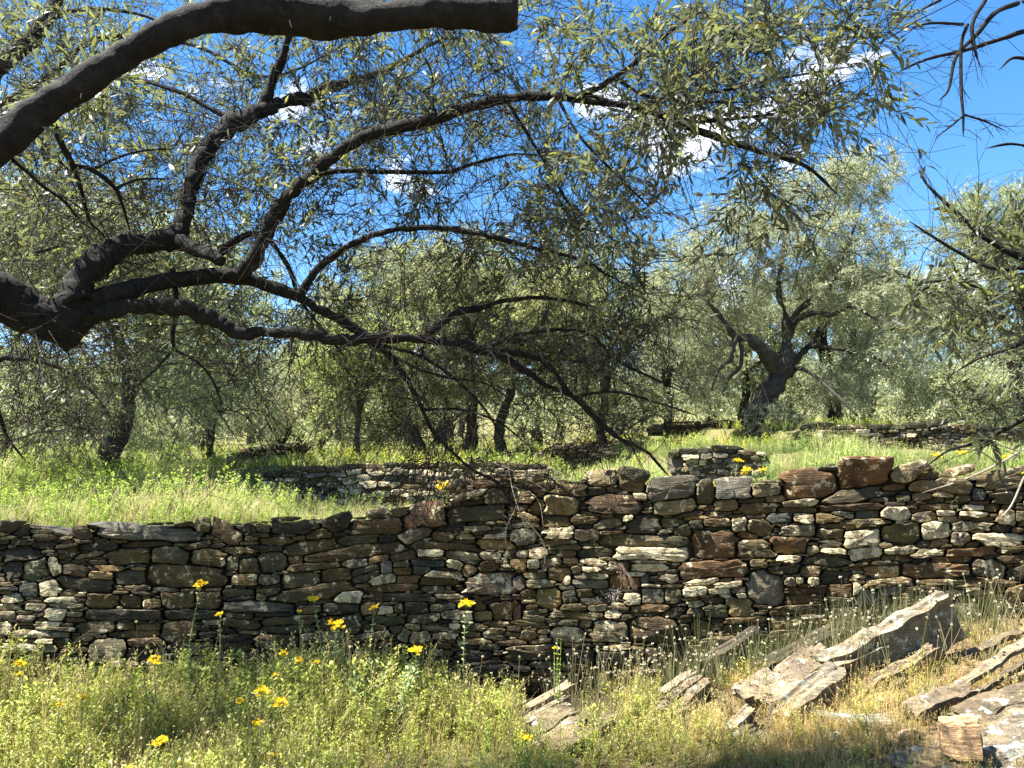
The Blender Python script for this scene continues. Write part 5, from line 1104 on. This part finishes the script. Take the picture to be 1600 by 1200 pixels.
# thin out where rock shows through
rocks = [(1130, 1110, 25, 25), (880, 1125, 80, 52), (1255, 1085, 70, 45), (1390, 985, 95, 50), (1172, 1140, 40, 35), (1075, 1092, 48, 46), (1530, 1150, 90, 60), (1250, 1010, 60, 30), (1540, 1040, 50, 25), (1140, 1010, 40, 20)]
pz = gz(X, Y); qx, qy, qd = project(np.stack([X, Y, pz], 1)); keep = np.ones(n, bool)
for (cx, cy, rx, ry) in rocks: keep &= ((qx - cx) / rx) ** 2 + ((qy - cy - 5) / ry) ** 2 > rng.uniform(.75, 1.3, n)
bare = (pxx > 1330) & (rng.random(n) < .45); keep &= ~bare
tint = np.ones((n, 3)) * (1 + .5 * patch[:, None]); shade = np.array([1, 1, 1.])
tint = np.clip(tint, .6, 1.6) * np.array([1.18, 1.12, .92]) * lerp(np.array([1, 1, 1]), np.array([1.02, .93, .88]), dryf[:, None])
scatter('wild_herbs', protos, X[keep], Y[keep], which[keep], sc[keep], rng, tint=tint[keep], label='mass of low wild herbs and drying grass in front of the wall', cat='herbs')
nb = 190; Yb3 = rng.uniform(4.0, 4.78, nb); Xb3 = rng.uniform(-.72, .12, nb) * Yb3
TW = [proto_herb(rng, .40, 8, .017, (.24, .27, .09), (.46, .48, .18), 3), proto_herb(rng, .46, 6, .014, (.26, .27, .12), (.50, .50, .24), 2), proto_grass(rng, .42, 5, .0028, (.26, .25, .1), (.5, .46, .24), .8)]
scatter('tall_weeds', TW, Xb3, Yb3, rng.integers(0, 3, nb), rng.uniform(.5, .9, nb) * (.8 + .8 * np.array([mnoise.noise(Vector((x * 1.6, 7.7, 1))) for x in Xb3])), rng, label='loose taller weeds standing up against the base of the wall at left and centre', cat='herbs')
# short dry turf and moss between the rocks on the right
n = 2500; Y = rng.uniform(3.0, 4.95, n); X = rng.uniform(.25, .98, n) * Y
TF = [proto_grass(rng, .07, 12, .003, (.30, .23, .11), (.50, .40, .20)), proto_herb(rng, .06, 7, .010, (.20, .145, .075), (.32, .235, .12), 2)]
scatter('dry_turf', TF, X, Y, rng.integers(0, 2, n), rng.uniform(.6, 1.5, n), rng, label='short straw-coloured dry turf around the schist ribs', cat='grass')
# terrace behind the wall, left: tall bright green herbs
rng = np.random.default_rng(9)
TH = [proto_herb(rng, .34, 8, .034, (.15, .22, .04), (.33, .44, .075), 3) for _ in range(3)] + [proto_grass(rng, .3, 10, .006, (.16, .21, .05), (.34, .38, .12)), proto_grass(rng, .3, 12, .005, (.30, .27, .13), (.52, .47, .26), .5)]
n = 3400; Y = rng.uniform(5.45, 10.8, n); Y = np.maximum(Y, 5.55); X = rng.uniform(-.80, -.13, n) * Y
pxx = 800 + X / Y * FPX; pt_ = np.array([mnoise.noise(Vector((x * .9, y * .9, 9.3))) for x, y in zip(X, Y)])
sc = rng.uniform(.45, 1.0, n) * (.75 + .9 * np.clip(pt_, -.5, .6)) * lerp(1.0, .45, sstep(330, 620, pxx)) * lerp(.75, 1.6, sstep(5.6, 7.8, Y)); 
k = ((Y < 9.85) | (pxx < 370)) & ~((pxx > 400) & (Y > 8.6) & (rng.random(n) < .8))
scatter('green_herbs', TH, X[k], Y[k], np.where(pt_ + .25 * sstep(350, 560, pxx) > .18, rng.choice([0, 1, 3, 4], n, p=[.15, .15, .25, .45]), rng.choice([0, 1, 2, 3, 4], n, p=[.3, .3, .2, .12, .08]))[k], sc[k], rng, tint=(np.ones((n, 3)) * (1 + .5 * pt_[:, None]))[k], label='lush lime-green herbs on the terrace above the left part of the wall', cat='herbs')
# terrace behind the wall, middle and right, and every farther terrace
TG = [proto_grass(rng, .28, 10, .007, (.13, .18, .05), (.30, .36, .12)), proto_herb(rng, .3, 7, .04, (.10, .16, .04), (.27, .36, .09), 3), proto_grass(rng, .34, 12, .006, (.14, .17, .05), (.42, .42, .17), .3)]
n = 3000; Y = rng.uniform(5.55, 11.0, n); X = rng.uniform(-.02, .74, n) * Y; pt_ = np.array([mnoise.noise(Vector((x * .8, y * .8, 4.3))) for x, y in zip(X, Y)])
pq = 800 + X / Y * FPX; k = ~((Y > 10.6) & (X > 4)) & ~((Y < 7.7) & (pq > 1035) & (pq < 1195)) & ~((Y > 8.9) & (pq > 1235) & (rng.random(n) < .85)) & ~((Y > 9.8) & (pq < 870)); sc = rng.uniform(.4, .95, n) * lerp(1, .55, sstep(8, 10.5, Y)) * (.9 + .6 * pt_) * lerp(.7, 1.1, sstep(5.6, 7.5, Y))
scatter('terrace_grass', TG, X[k], Y[k], rng.choice([0, 1, 2], n, p=[.4, .25, .35])[k], sc[k], rng, tint=(np.ones((n, 3)) * (1 + .6 * pt_[:, None]))[k], label='grass and herbs on the terrace behind the right part of the wall', cat='grass')
FG = [proto_grass(rng, .45, 9, .022, (.16, .20, .05), (.40, .44, .13)), proto_herb(rng, .5, 5, .10, (.12, .17, .04), (.32, .40, .09), 2)]
n = 9000; Y = 10.2 + 26 * rng.random(n) ** 1.5; X = rng.uniform(-.78, .78, n) * Y; pt_ = np.array([mnoise.noise(Vector((x * .35, y * .35, 2.3))) for x, y in zip(X, Y)])
k = ~((Y < 11.3) & (X > 4)); yel = (rng.random(n) < .18)[:, None] * (pt_[:, None] > .05)
scatter('meadow_grass', FG, X[k], Y[k], rng.choice([0, 1], n, p=[.7, .3])[k], (rng.uniform(.3, .7, n) * (.8 + .6 * pt_))[k], rng, tint=(np.ones((n, 3)) * (1.05 + .6 * pt_[:, None]) * lerp(np.ones(3), np.array([1.7, 1.35, .5]), yel))[k], label='sunlit meadow grass spreading under the olives', cat='grass')
BT0 = [proto_buttons(rng, .32, 3) for _ in range(2)]
# ferny grasses growing from the wall's foot in shade
nb = 150; Xb = rng.uniform(.2, 3.2, nb); Yb2 = rng.uniform(4.1, 4.75, nb)
scatter('tall_seed_heads', BT0, Xb, Yb2, rng.integers(0, 2, nb), rng.uniform(.9, 1.5, nb), rng, label='tall wiry stems with small pale round seed heads before the right half of the wall', cat='herbs')
n = 420; X = rng.uniform(.9, 3.0, n); Y = rng.uniform(4.72, 4.9, n)
scatter('wall_foot_grass', [proto_grass(rng, .38, 9, .0022, (.10, .12, .05), (.2, .21, .1))], X, Y, np.zeros(n, int), rng.uniform(.4, 1.0, n), rng, label='thin shaded grass standing along the foot of the wall at the right', cat='grass')

# ------------------------------------------------------------------ yellow flowers
YEL = np.array([.88, .66, .02])
def flower_plant(px, py, Y, label, rng, size=1.0, leafy=1.0, cat='flower', zbase=None, group=None):
    """stem with opposite leaves and a flat head of five-petalled yellow flowers"""
    top = P(px, py + 6, Y); gx = top[0] + rng.normal(0, .02); base = np.array([gx, Y + rng.normal(0, .01), float(gz(gx, Y)) if zbase is None else zbase])
    base[2] = min(base[2], top[2] - .10); h = top[2] - base[2]
    root = thing('yellow_wildflower', label, cat, base, group)
    mid = (base + top) / 2 + rng.normal(0, .05 * min(h, .4), 3) * [1, 1, 0]
    path = spline([(*base, .0036), (*mid, .003), (*top, .002)], 7); b = Bag(); tube(b, path, 5, rng, 0, col=np.array([.30, .34, .16])); under(root, b, 'stem', M_HERB)
    b = Bag(); nl = max(3, int(h / .032)); t = np.linspace(.12, .93, nl); cs = np.stack([np.interp(t, np.linspace(0, 1, len(path)), path[:, k]) for k in range(3)], 1)
    a = np.arange(nl) * 1.57 + rng.uniform(0, 6); d = np.stack([np.cos(a), np.sin(a), np.full(nl, .35)], 1); d2 = d * [-1, -1, 1]
    Ls = .030 * size * rng.uniform(.7, 1.2, 2 * nl) * leafy; V, Q, T, C = leaves(np.concatenate([cs, cs]), np.concatenate([d, d2]), Ls, Ls * .42, rng, 2, np.tile([.30, .38, .15], (2 * nl, 1)) * rng.uniform(.8, 1.25, (2 * nl, 1)))
    b.add(V, Q, T, C); under(root, b, 'leaves', M_HERB)
    nf = rng.integers(12, 17); sb = Bag()
    for k in range(nf):
        an = k * 2.4; rr = .036 * size * math.sqrt((k + .3) / nf); c = top + np.array([math.cos(an) * rr * 1.1, math.sin(an) * rr, .012 * size - rr * .5 + rng.normal(-.003, .010) * size])
        pts = np.array([[top - [0, 0, .02], (top + c) / 2 + [0, 0, -.004], c]]); twig_tubes(sb, pts, np.array([[.001, .0009, .0008]]), 3, np.array([.22, .26, .08]))
        f = Bag(); m = 5; aa = np.arange(m) / m * 6.28 + rng.uniform(0, 6); tilt = nrm(np.array([rng.normal(0, .4), -.35 + rng.normal(0, .3), 1.0])); u = nrm(np.cross(tilt, [0, 1, .2])); w = np.cross(tilt, u)
        dd = np.cos(aa)[:, None] * u + np.sin(aa)[:, None] * w + tilt * rng.uniform(.15, .7)
        L2 = .0185 * size * rng.uniform(.85, 1.15, m); V, Q, T, C = leaves(np.tile(c, (m, 1)), dd, L2, L2 * .62, rng, 1, YEL * rng.uniform(.8, 1.1, (m, 1)) * [1, rng.uniform(.82, 1.08), 1]); f.add(V, Q, T, C)
        V, Q, T, C = leaves(np.tile(c, (5, 1)), nrm(rng.normal(0, .5, (5, 3)) + tilt), np.full(5, .008 * size), np.full(5, .0022), rng, 1, np.tile([.75, .40, .03], (5, 1))); f.add(V, Q, T, C)
        o = f.build('blossom', M_PETAL, root, origin=c); o.location = Vector(c) - root.location
    under(root, sb, 'flower_stalks', M_HERB)
    return root
rng = np.random.default_rng(14)
FL = [(314, 906, 4.45, 1.05, 'tallest yellow wildflower at the left, its head against the big brown block'), (343, 952, 4.4, .6, 'small-headed yellow wildflower just right of the tallest left one'),
 (490, 929, 4.5, 1.0, 'tall slim yellow wildflower left of centre with paired leaves up its stem'), (468, 949, 4.55, .45, 'tiny yellow bud stem immediately left of the tall slim flower'),
 (525, 970, 4.4, 1.25, 'double-headed yellow wildflower in front of the dark lower stones'), (585, 943, 4.5, .8, 'yellow wildflower beside a reddish dry sprig on the wall'),
 (650, 1010, 4.3, 1.1, 'short stout yellow wildflower above pale mint-like leaves'), (728, 936, 4.4, 1.15, 'tall yellow wildflower with large paired leaves at the centre'),
 (32, 1030, 4.2, .8, 'yellow wildflower at the far left near the foot of the wall'), (31, 1046, 4.15, .5, 'smaller yellow bloom directly below the far left one'),
 (240, 1026, 4.4, 1.1, 'loose pale yellow flower spray against the round foot stones'), (442, 1014, 4.35, .7, 'yellow wildflower over the herb tops, left of the double-headed one'),
 (469, 1026, 4.3, .7, 'yellow wildflower just right and below its twin over the herb tops'), (495, 1028, 4.3, .5, 'faded ochre bloom beside the twin flowers'),
 (410, 1073, 4.0, 1.2, 'broad yellow bloom low among the left herbs'), (438, 1090, 3.95, 1.1, 'deep yellow bloom right below the broad low one'), (430, 1048, 4.1, .5, 'single small yellow bloom above the broad low one'),
 (403, 1124, 3.75, .9, 'orange-yellow bloom below the pair of deep yellow blooms'), (250, 1152, 3.65, 1.1, 'wide yellow bloom near the bottom left'), (375, 1088, 3.95, .7, 'dull yellow bloom left of the broad low pair'),
 (130, 1082, 4.0, .7, 'yellow-green bloom in the shaded herbs at left'), (93, 1094, 3.95, .6, 'dim orange bloom in the shaded herbs at far left'), (215, 1091, 3.95, .6, 'small yellow bloom over the shaded herbs, left of centre-left'),
 (122, 1168, 3.6, .6, 'small bloom in the bottom left shade'), (97, 1183, 3.5, .6, 'lowest small bloom in the bottom left shade'), (194, 1120, 3.8, .5, 'small orange bloom above the wide bottom left one'),
 (424, 1176, 3.5, .9, 'orange bloom near the bottom edge under the left cluster'), (202, 1194, 3.45, .7, 'yellow bloom cut by the bottom edge at left'), (822, 1146, 3.75, 1.0, 'amber bloom beside the pale layered ledges'), (866, 966 + 40, 4.4, .35, 'leafy green spire with a tiny yellow tip against the dark wall foot')]
for (x, y, Yd, s, lab) in FL: flower_plant(x, y, Yd, lab, rng, s * (.85 if y < 1040 else .72))
UP = [(693, 752, 5.5, 1.5, 'thick yellow bloom growing on the wall top right of the low grey wall'), (1153, 713, 6.4, .9, 'yellow bloom beside the short wall end, upper one'), (1166, 727, 6.3, 1.1, 'wide yellow bloom below the upper one by the short wall end'), (1162, 745, 6.1, 1.0, 'yellow bloom just above the flat grey capstones'),
 (1192, 728, 6.3, .8, 'small yellow bloom on the dark leafy clump right of the short wall end'), (1297, 730, 5.5, .9, 'yellow bloom between the two rust red top blocks'), (1464, 705, 6.6, 1.0, 'yellow bloom right of the big rust blocks'), (1503, 700, 6.6, 1.0, 'yellow bloom at the right beyond the tan capstones'),
 (1400, 728, 7.5, .7, 'faint yellow bloom in the grass behind the top blocks'), (1320, 703, 9.0, 1.0, 'left one of two yellow blooms far back before the upper terrace wall'), (1336, 705, 9.0, 1.0, 'right one of two yellow blooms far back before the upper terrace wall'), (1590, 732, 5.6, 1.1, 'yellow bloom on the wall top at the right edge'), (1572, 708, 6.6, .7, 'small yellow bloom behind the right edge capstones'), (1115, 748, 6.0, .6, 'small yellow bloom behind the narrow grey capstone')]
for (x, y, Yd, s, lab) in UP: flower_plant(x, y, Yd, lab, rng, s)

# ------------------------------------------------------------------ single plants and small things
rng = np.random.default_rng(44)
def leafy_plant(px, py, Y, h, label, name='leafy_plant', n=5, leaf=.045, col=(.24, .32, .12), z0=None, cat='plant', spread=.3, ratio=.45):
    X = (px - 800) / FPX * Y; base = np.array([X, Y, float(gz(X, Y)) if z0 is None else z0]); top = P(px, py, Y); h = max(top[2] - base[2], .1)
    root = thing(name, label, cat, base)
    for k in range(n):
        d = nrm(np.array([rng.normal(0, spread), rng.normal(0, spread), 1])); pts = np.array([[base + d * h * t * rng.uniform(.98, 1.02) for t in (0, .33, .66, 1)]]); b = Bag()
        twig_tubes(b, pts, np.array([[.003, .0025, .002, .0012]]), 4, np.array(col) * .9); m = 16; t = np.linspace(.15, 1, m)[:, None]; a = np.arange(m) * 2.4
        dd = np.stack([np.cos(a), np.sin(a), np.full(m, .5)], 1); ls = leaf * (1.15 - .5 * t[:, 0]) * rng.uniform(.7, 1.2, m)
        V, Q, T, C = leaves(base + d * h * t, dd, ls, ls * ratio, rng, 2, np.array(col) * rng.uniform(.8, 1.25, (m, 1))); b.add(V, Q, T, C); under(root, b, 'stem', M_HERB)
    return root
leafy_plant(572, 1030, 4.3, .3, 'left clump of pale mint-like leaves under the stout yellow flower', col=(.30, .38, .18), leaf=.05)
leafy_plant(622, 1036, 4.25, .3, 'right clump of pale mint-like leaves under the stout yellow flower', col=(.30, .38, .18), leaf=.06)
leafy_plant(868, 1000, 4.35, .4, 'upright green spire plant against the black wall foot', n=2, leaf=.03, col=(.30, .40, .08), spread=.05)
leafy_plant(1158, 992, 4.3, .3, 'left one of two slim green spires beside the dark shaded slab', n=1, leaf=.022, col=(.28, .36, .10), spread=.04)
leafy_plant(1182, 1000, 4.25, .3, 'right one of two slim green spires beside the dark shaded slab', n=1, leaf=.022, col=(.28, .36, .10), spread=.04)
leafy_plant(1185, 735, 6.3, .3, 'dark green leafy clump right of the short wall end', n=7, leaf=.05, col=(.10, .16, .05), spread=.4, z0=float(P(1185, 790, 6.3)[2]))
leafy_plant(1080, 960, 4.7, .4, 'wispy feathery green weed hanging before the wall right of centre', n=6, leaf=.02, col=(.12, .16, .06), spread=.18, ratio=.2)
leafy_plant(700, 775, 5.45, .3, 'bright green clump under the thick yellow bloom on the wall top', n=6, leaf=.035, col=(.30, .38, .08), spread=.5, z0=float(P(700, 815, 5.45)[2]))
def dry_tuft(x0, y0, x1, y1, Y, n, col, label, name='dry_stalks'):
    a, e = P(x0, y0, Y), P(x1, y1, Y - .05); root = thing(name, label, 'plant', a); B = Bag()
    for k in range(n):
        q = e + rng.normal(0, .03, 3); pts = np.array([[lerp(a + rng.normal(0, .008, 3), q, t) + [0, -.01, .015 * math.sin(t * 3)] for t in (0, .3, .6, 1)]]); twig_tubes(B, pts, np.array([[.0007, .0007, .0006, .0004]]), 3, np.array(col))
        m = 8; V, Q, T, C = leaves(pts[0, -1] - (q - a) * rng.uniform(0, .5, (m, 1)), rng.normal(0, 1, (m, 3)), np.full(m, .009), np.full(m, .004), rng, 1, np.array(col) * rng.uniform(.8, 1.3, (m, 1))); B.add(V, Q, None, C)
    under(root, B, 'stalks', M_HERB); return root
dry_tuft(968, 880, 985, 918, 4.88, 15, (.30, .20, .16), 'pinkish dry stalks hanging over a rust stone right of centre')
dry_tuft(960, 955, 958, 925, 4.86, 16, (.36, .32, .30), 'greyish-pink dried flower tuft low on the wall right of centre')
dry_tuft(594, 945, 594, 922, 4.86, 16, (.20, .09, .06), 'dark red dry sprig on the wall behind a yellow flower')
dry_tuft(292, 1005, 302, 975, 4.75, 14, (.20, .12, .08), 'brown dry sprig at the foot of the tallest left flower')
dry_tuft(100, 1015, 190, 975, 4.7, 6, (.2, .17, .12), 'long loose dry stalks leaning across the left of the wall')
# pale dead branch lying over the wall top at the right
def dead_branch(rows_list, label, fat=.62):
    root = thing('dead_branch', label, 'branch', P(*rows_list[0][0][:3]))
    for rows in rows_list:
        b = Bag(); tube(b, spline([(x, y, z, r * fat) for x, y, z, r in traced(rows)], 5), 5, rng, .08); under(root, b, 'dry_twig', M_DRYTWIG, smooth=True)
dead_branch([[(1620, 690, 5.2, 3.2), (1560, 725, 5.15, 3), (1500, 752, 5.1, 2.6), (1440, 770, 5.0, 1.5)], [(1600, 745, 4.9, 3), (1580, 790, 4.85, 2.6), (1560, 812, 4.82, 1.6)], [(1560, 725, 5.15, 2.4), (1530, 705, 5.1, 2), (1490, 700, 5.1, 1.2)], [(1590, 705, 5.2, 2.2), (1550, 690, 5.2, 1.8), (1520, 672, 5.2, 1)], [(1500, 752, 5.1, 2), (1470, 735, 5.1, 1.6), (1450, 715, 5.1, .9)]], 'pale dead twigs lying over the wall top at the right edge')
dead_branch([[(790, 700, 4.9, 1.8), (800, 760, 4.85, 2.2), (812, 800, 4.83, 2.2), (830, 845, 4.8, 1.2)], [(800, 760, 4.85, 1.6), (840, 780, 4.85, 1.3), (850, 830, 4.8, .8)], [(760, 720, 4.9, 1.6), (800, 735, 4.9, 1.5), (860, 770, 4.85, 1)], [(808, 790, 4.84, 1.3), (790, 830, 4.82, 1), (795, 870, 4.8, .7)], [(815, 805, 4.83, 1.3), (850, 850, 4.8, 1), (848, 900, 4.8, .6)]], 'pale broken twigs snagged on the wall top below the drooping olive', .5)
# a sheet of cobweb between the herbs
wb = thing('cobweb', 'thin pale cobweb stretched between dry stems before the broad ledge', 'cobweb', P(1330, 1112, 3.75)); B = Bag()
ax0, ax1 = P(1268, 1112, 3.75), P(1410, 1124, 3.7)
for k in range(42):
    a = lerp(ax0, ax1, rng.uniform(0, .35)) + rng.normal(0, .006, 3); e = lerp(ax0, ax1, rng.uniform(.5, 1)) + rng.normal(0, .02, 3); m_ = (a + e) / 2 + [0, 0, -.012 + rng.normal(0, .006)]
    twig_tubes(B, np.array([[a, m_, e]]), np.full((1, 3), .00028), 3, np.array([.8, .8, .75]))
under(wb, B, 'threads', M_HERB)

# odd small flat stones lying loose along the wall top and in the dry bank
rng = np.random.default_rng(91)
def loose_stone(px, py, Y, w, h, c, label, rot=0.0, group=None):
    ctr = P(px, py, Y); W, Hh = w / FPX * Y / 2, h / FPX * Y / 2; bm = bmesh.new(); bmesh.ops.create_icosphere(bm, subdivisions=2, radius=1); sd = rng.uniform(0, 50)
    for v in bm.verts:
        p = v.co; q = Vector([math.copysign(abs(a) ** .7, a) for a in p]); n = 1 + .22 * mnoise.noise(q * 1.3 + Vector((sd, 0, 0))); v.co = Vector((q.x * W * n, q.y * W * .7 * n, q.z * Hh * n))
    me = bpy.data.meshes.new('loose_stone'); bm.to_mesh(me); bm.free(); t = TINT[c]
    ca = me.color_attributes.new('tint', 'FLOAT_COLOR', 'POINT'); ca.data.foreach_set('color', np.tile(t, len(me.vertices)).astype(np.float32))
    me.polygons.foreach_set('use_smooth', [True] * len(me.polygons)); me.set_sharp_from_angle(angle=math.radians(30)); me.materials.append(M_STONE)
    o = bpy.data.objects.new('loose_stone', me); COL.objects.link(o); o.location = ctr; o.rotation_euler = (rng.uniform(-.1, .1), math.radians(-rot), rng.uniform(-.5, .5)); tag(o, label, 'stone', group); return o
loose_stone(945, 741, 5.2, 40, 16, 't', 'flat tan stone lying loose on the wall top left of the peaked grey stone', 8)
loose_stone(718, 757, 5.25, 44, 18, 'b', 'brown stone perched on the wall top behind the yellow clump', 10)
loose_stone(838, 741, 5.25, 36, 14, 'l', 'mottled stone perched on the wall top where the broken twigs are snagged', -6)
loose_stone(150, 822, 5.2, 26, 12, 'r', 'small reddish stone at the left end of the long flat capstone', -12)
loose_stone(1232, 752, 5.25, 30, 12, 't', 'small tan stone wedged left of the big rust blocks', 10)
loose_stone(1500, 735, 5.25, 44, 16, 'b', 'brown stone on the wall top beneath the pale dead twigs', 12)
loose_stone(1440, 729, 5.25, 34, 12, 'g', 'grey stone resting against the tan capstone right of the rust blocks', -14)
loose_stone(590, 801, 5.2, 38, 12, 'b', 'thin brown stone on the low wall top left of the big rust stone', 6)

shards = [(1400, 1068, 26, 9), (1446, 1086, 34, 10), (1378, 1096, 22, 8), (1478, 1098, 24, 9), (1342, 1130, 30, 10), (1560, 1088, 30, 10), (1226, 1150, 26, 9), (1416, 1150, 30, 12), (985, 1118, 24, 9), (1020, 1130, 20, 8), (1300, 1152, 22, 8), (1590, 1058, 26, 8)]
where = ['upslope of the cobweb', 'right of the long slab foot', 'just above the cobweb', 'above the tan block', 'below the cobweb', 'between the ribs at the right edge', 'under the broad ledge', 'left of the tan block', 'right of the layered ledges', 'in the dry herbs left of the broken ribs', 'in the dry grass below the broad ledge', 'beside the topmost rib at the right edge']
for (x, y, w, h), wh in zip(shards, where):
    Ys = np.linspace(3.1, 4.9, 200); Xs = (x - 800) / FPX * Ys; _, qy_, _ = project(np.stack([Xs, Ys, gz(Xs, Ys)], 1)); Yd = float(Ys[np.argmin(abs(qy_ - y))])
    loose_stone(x, y - 2, Yd, w * 1.2, h * 1.3, 'tgbl'[int(rng.integers(4))], 'small flat shard of schist ' + wh, float(rng.uniform(5, 30)))
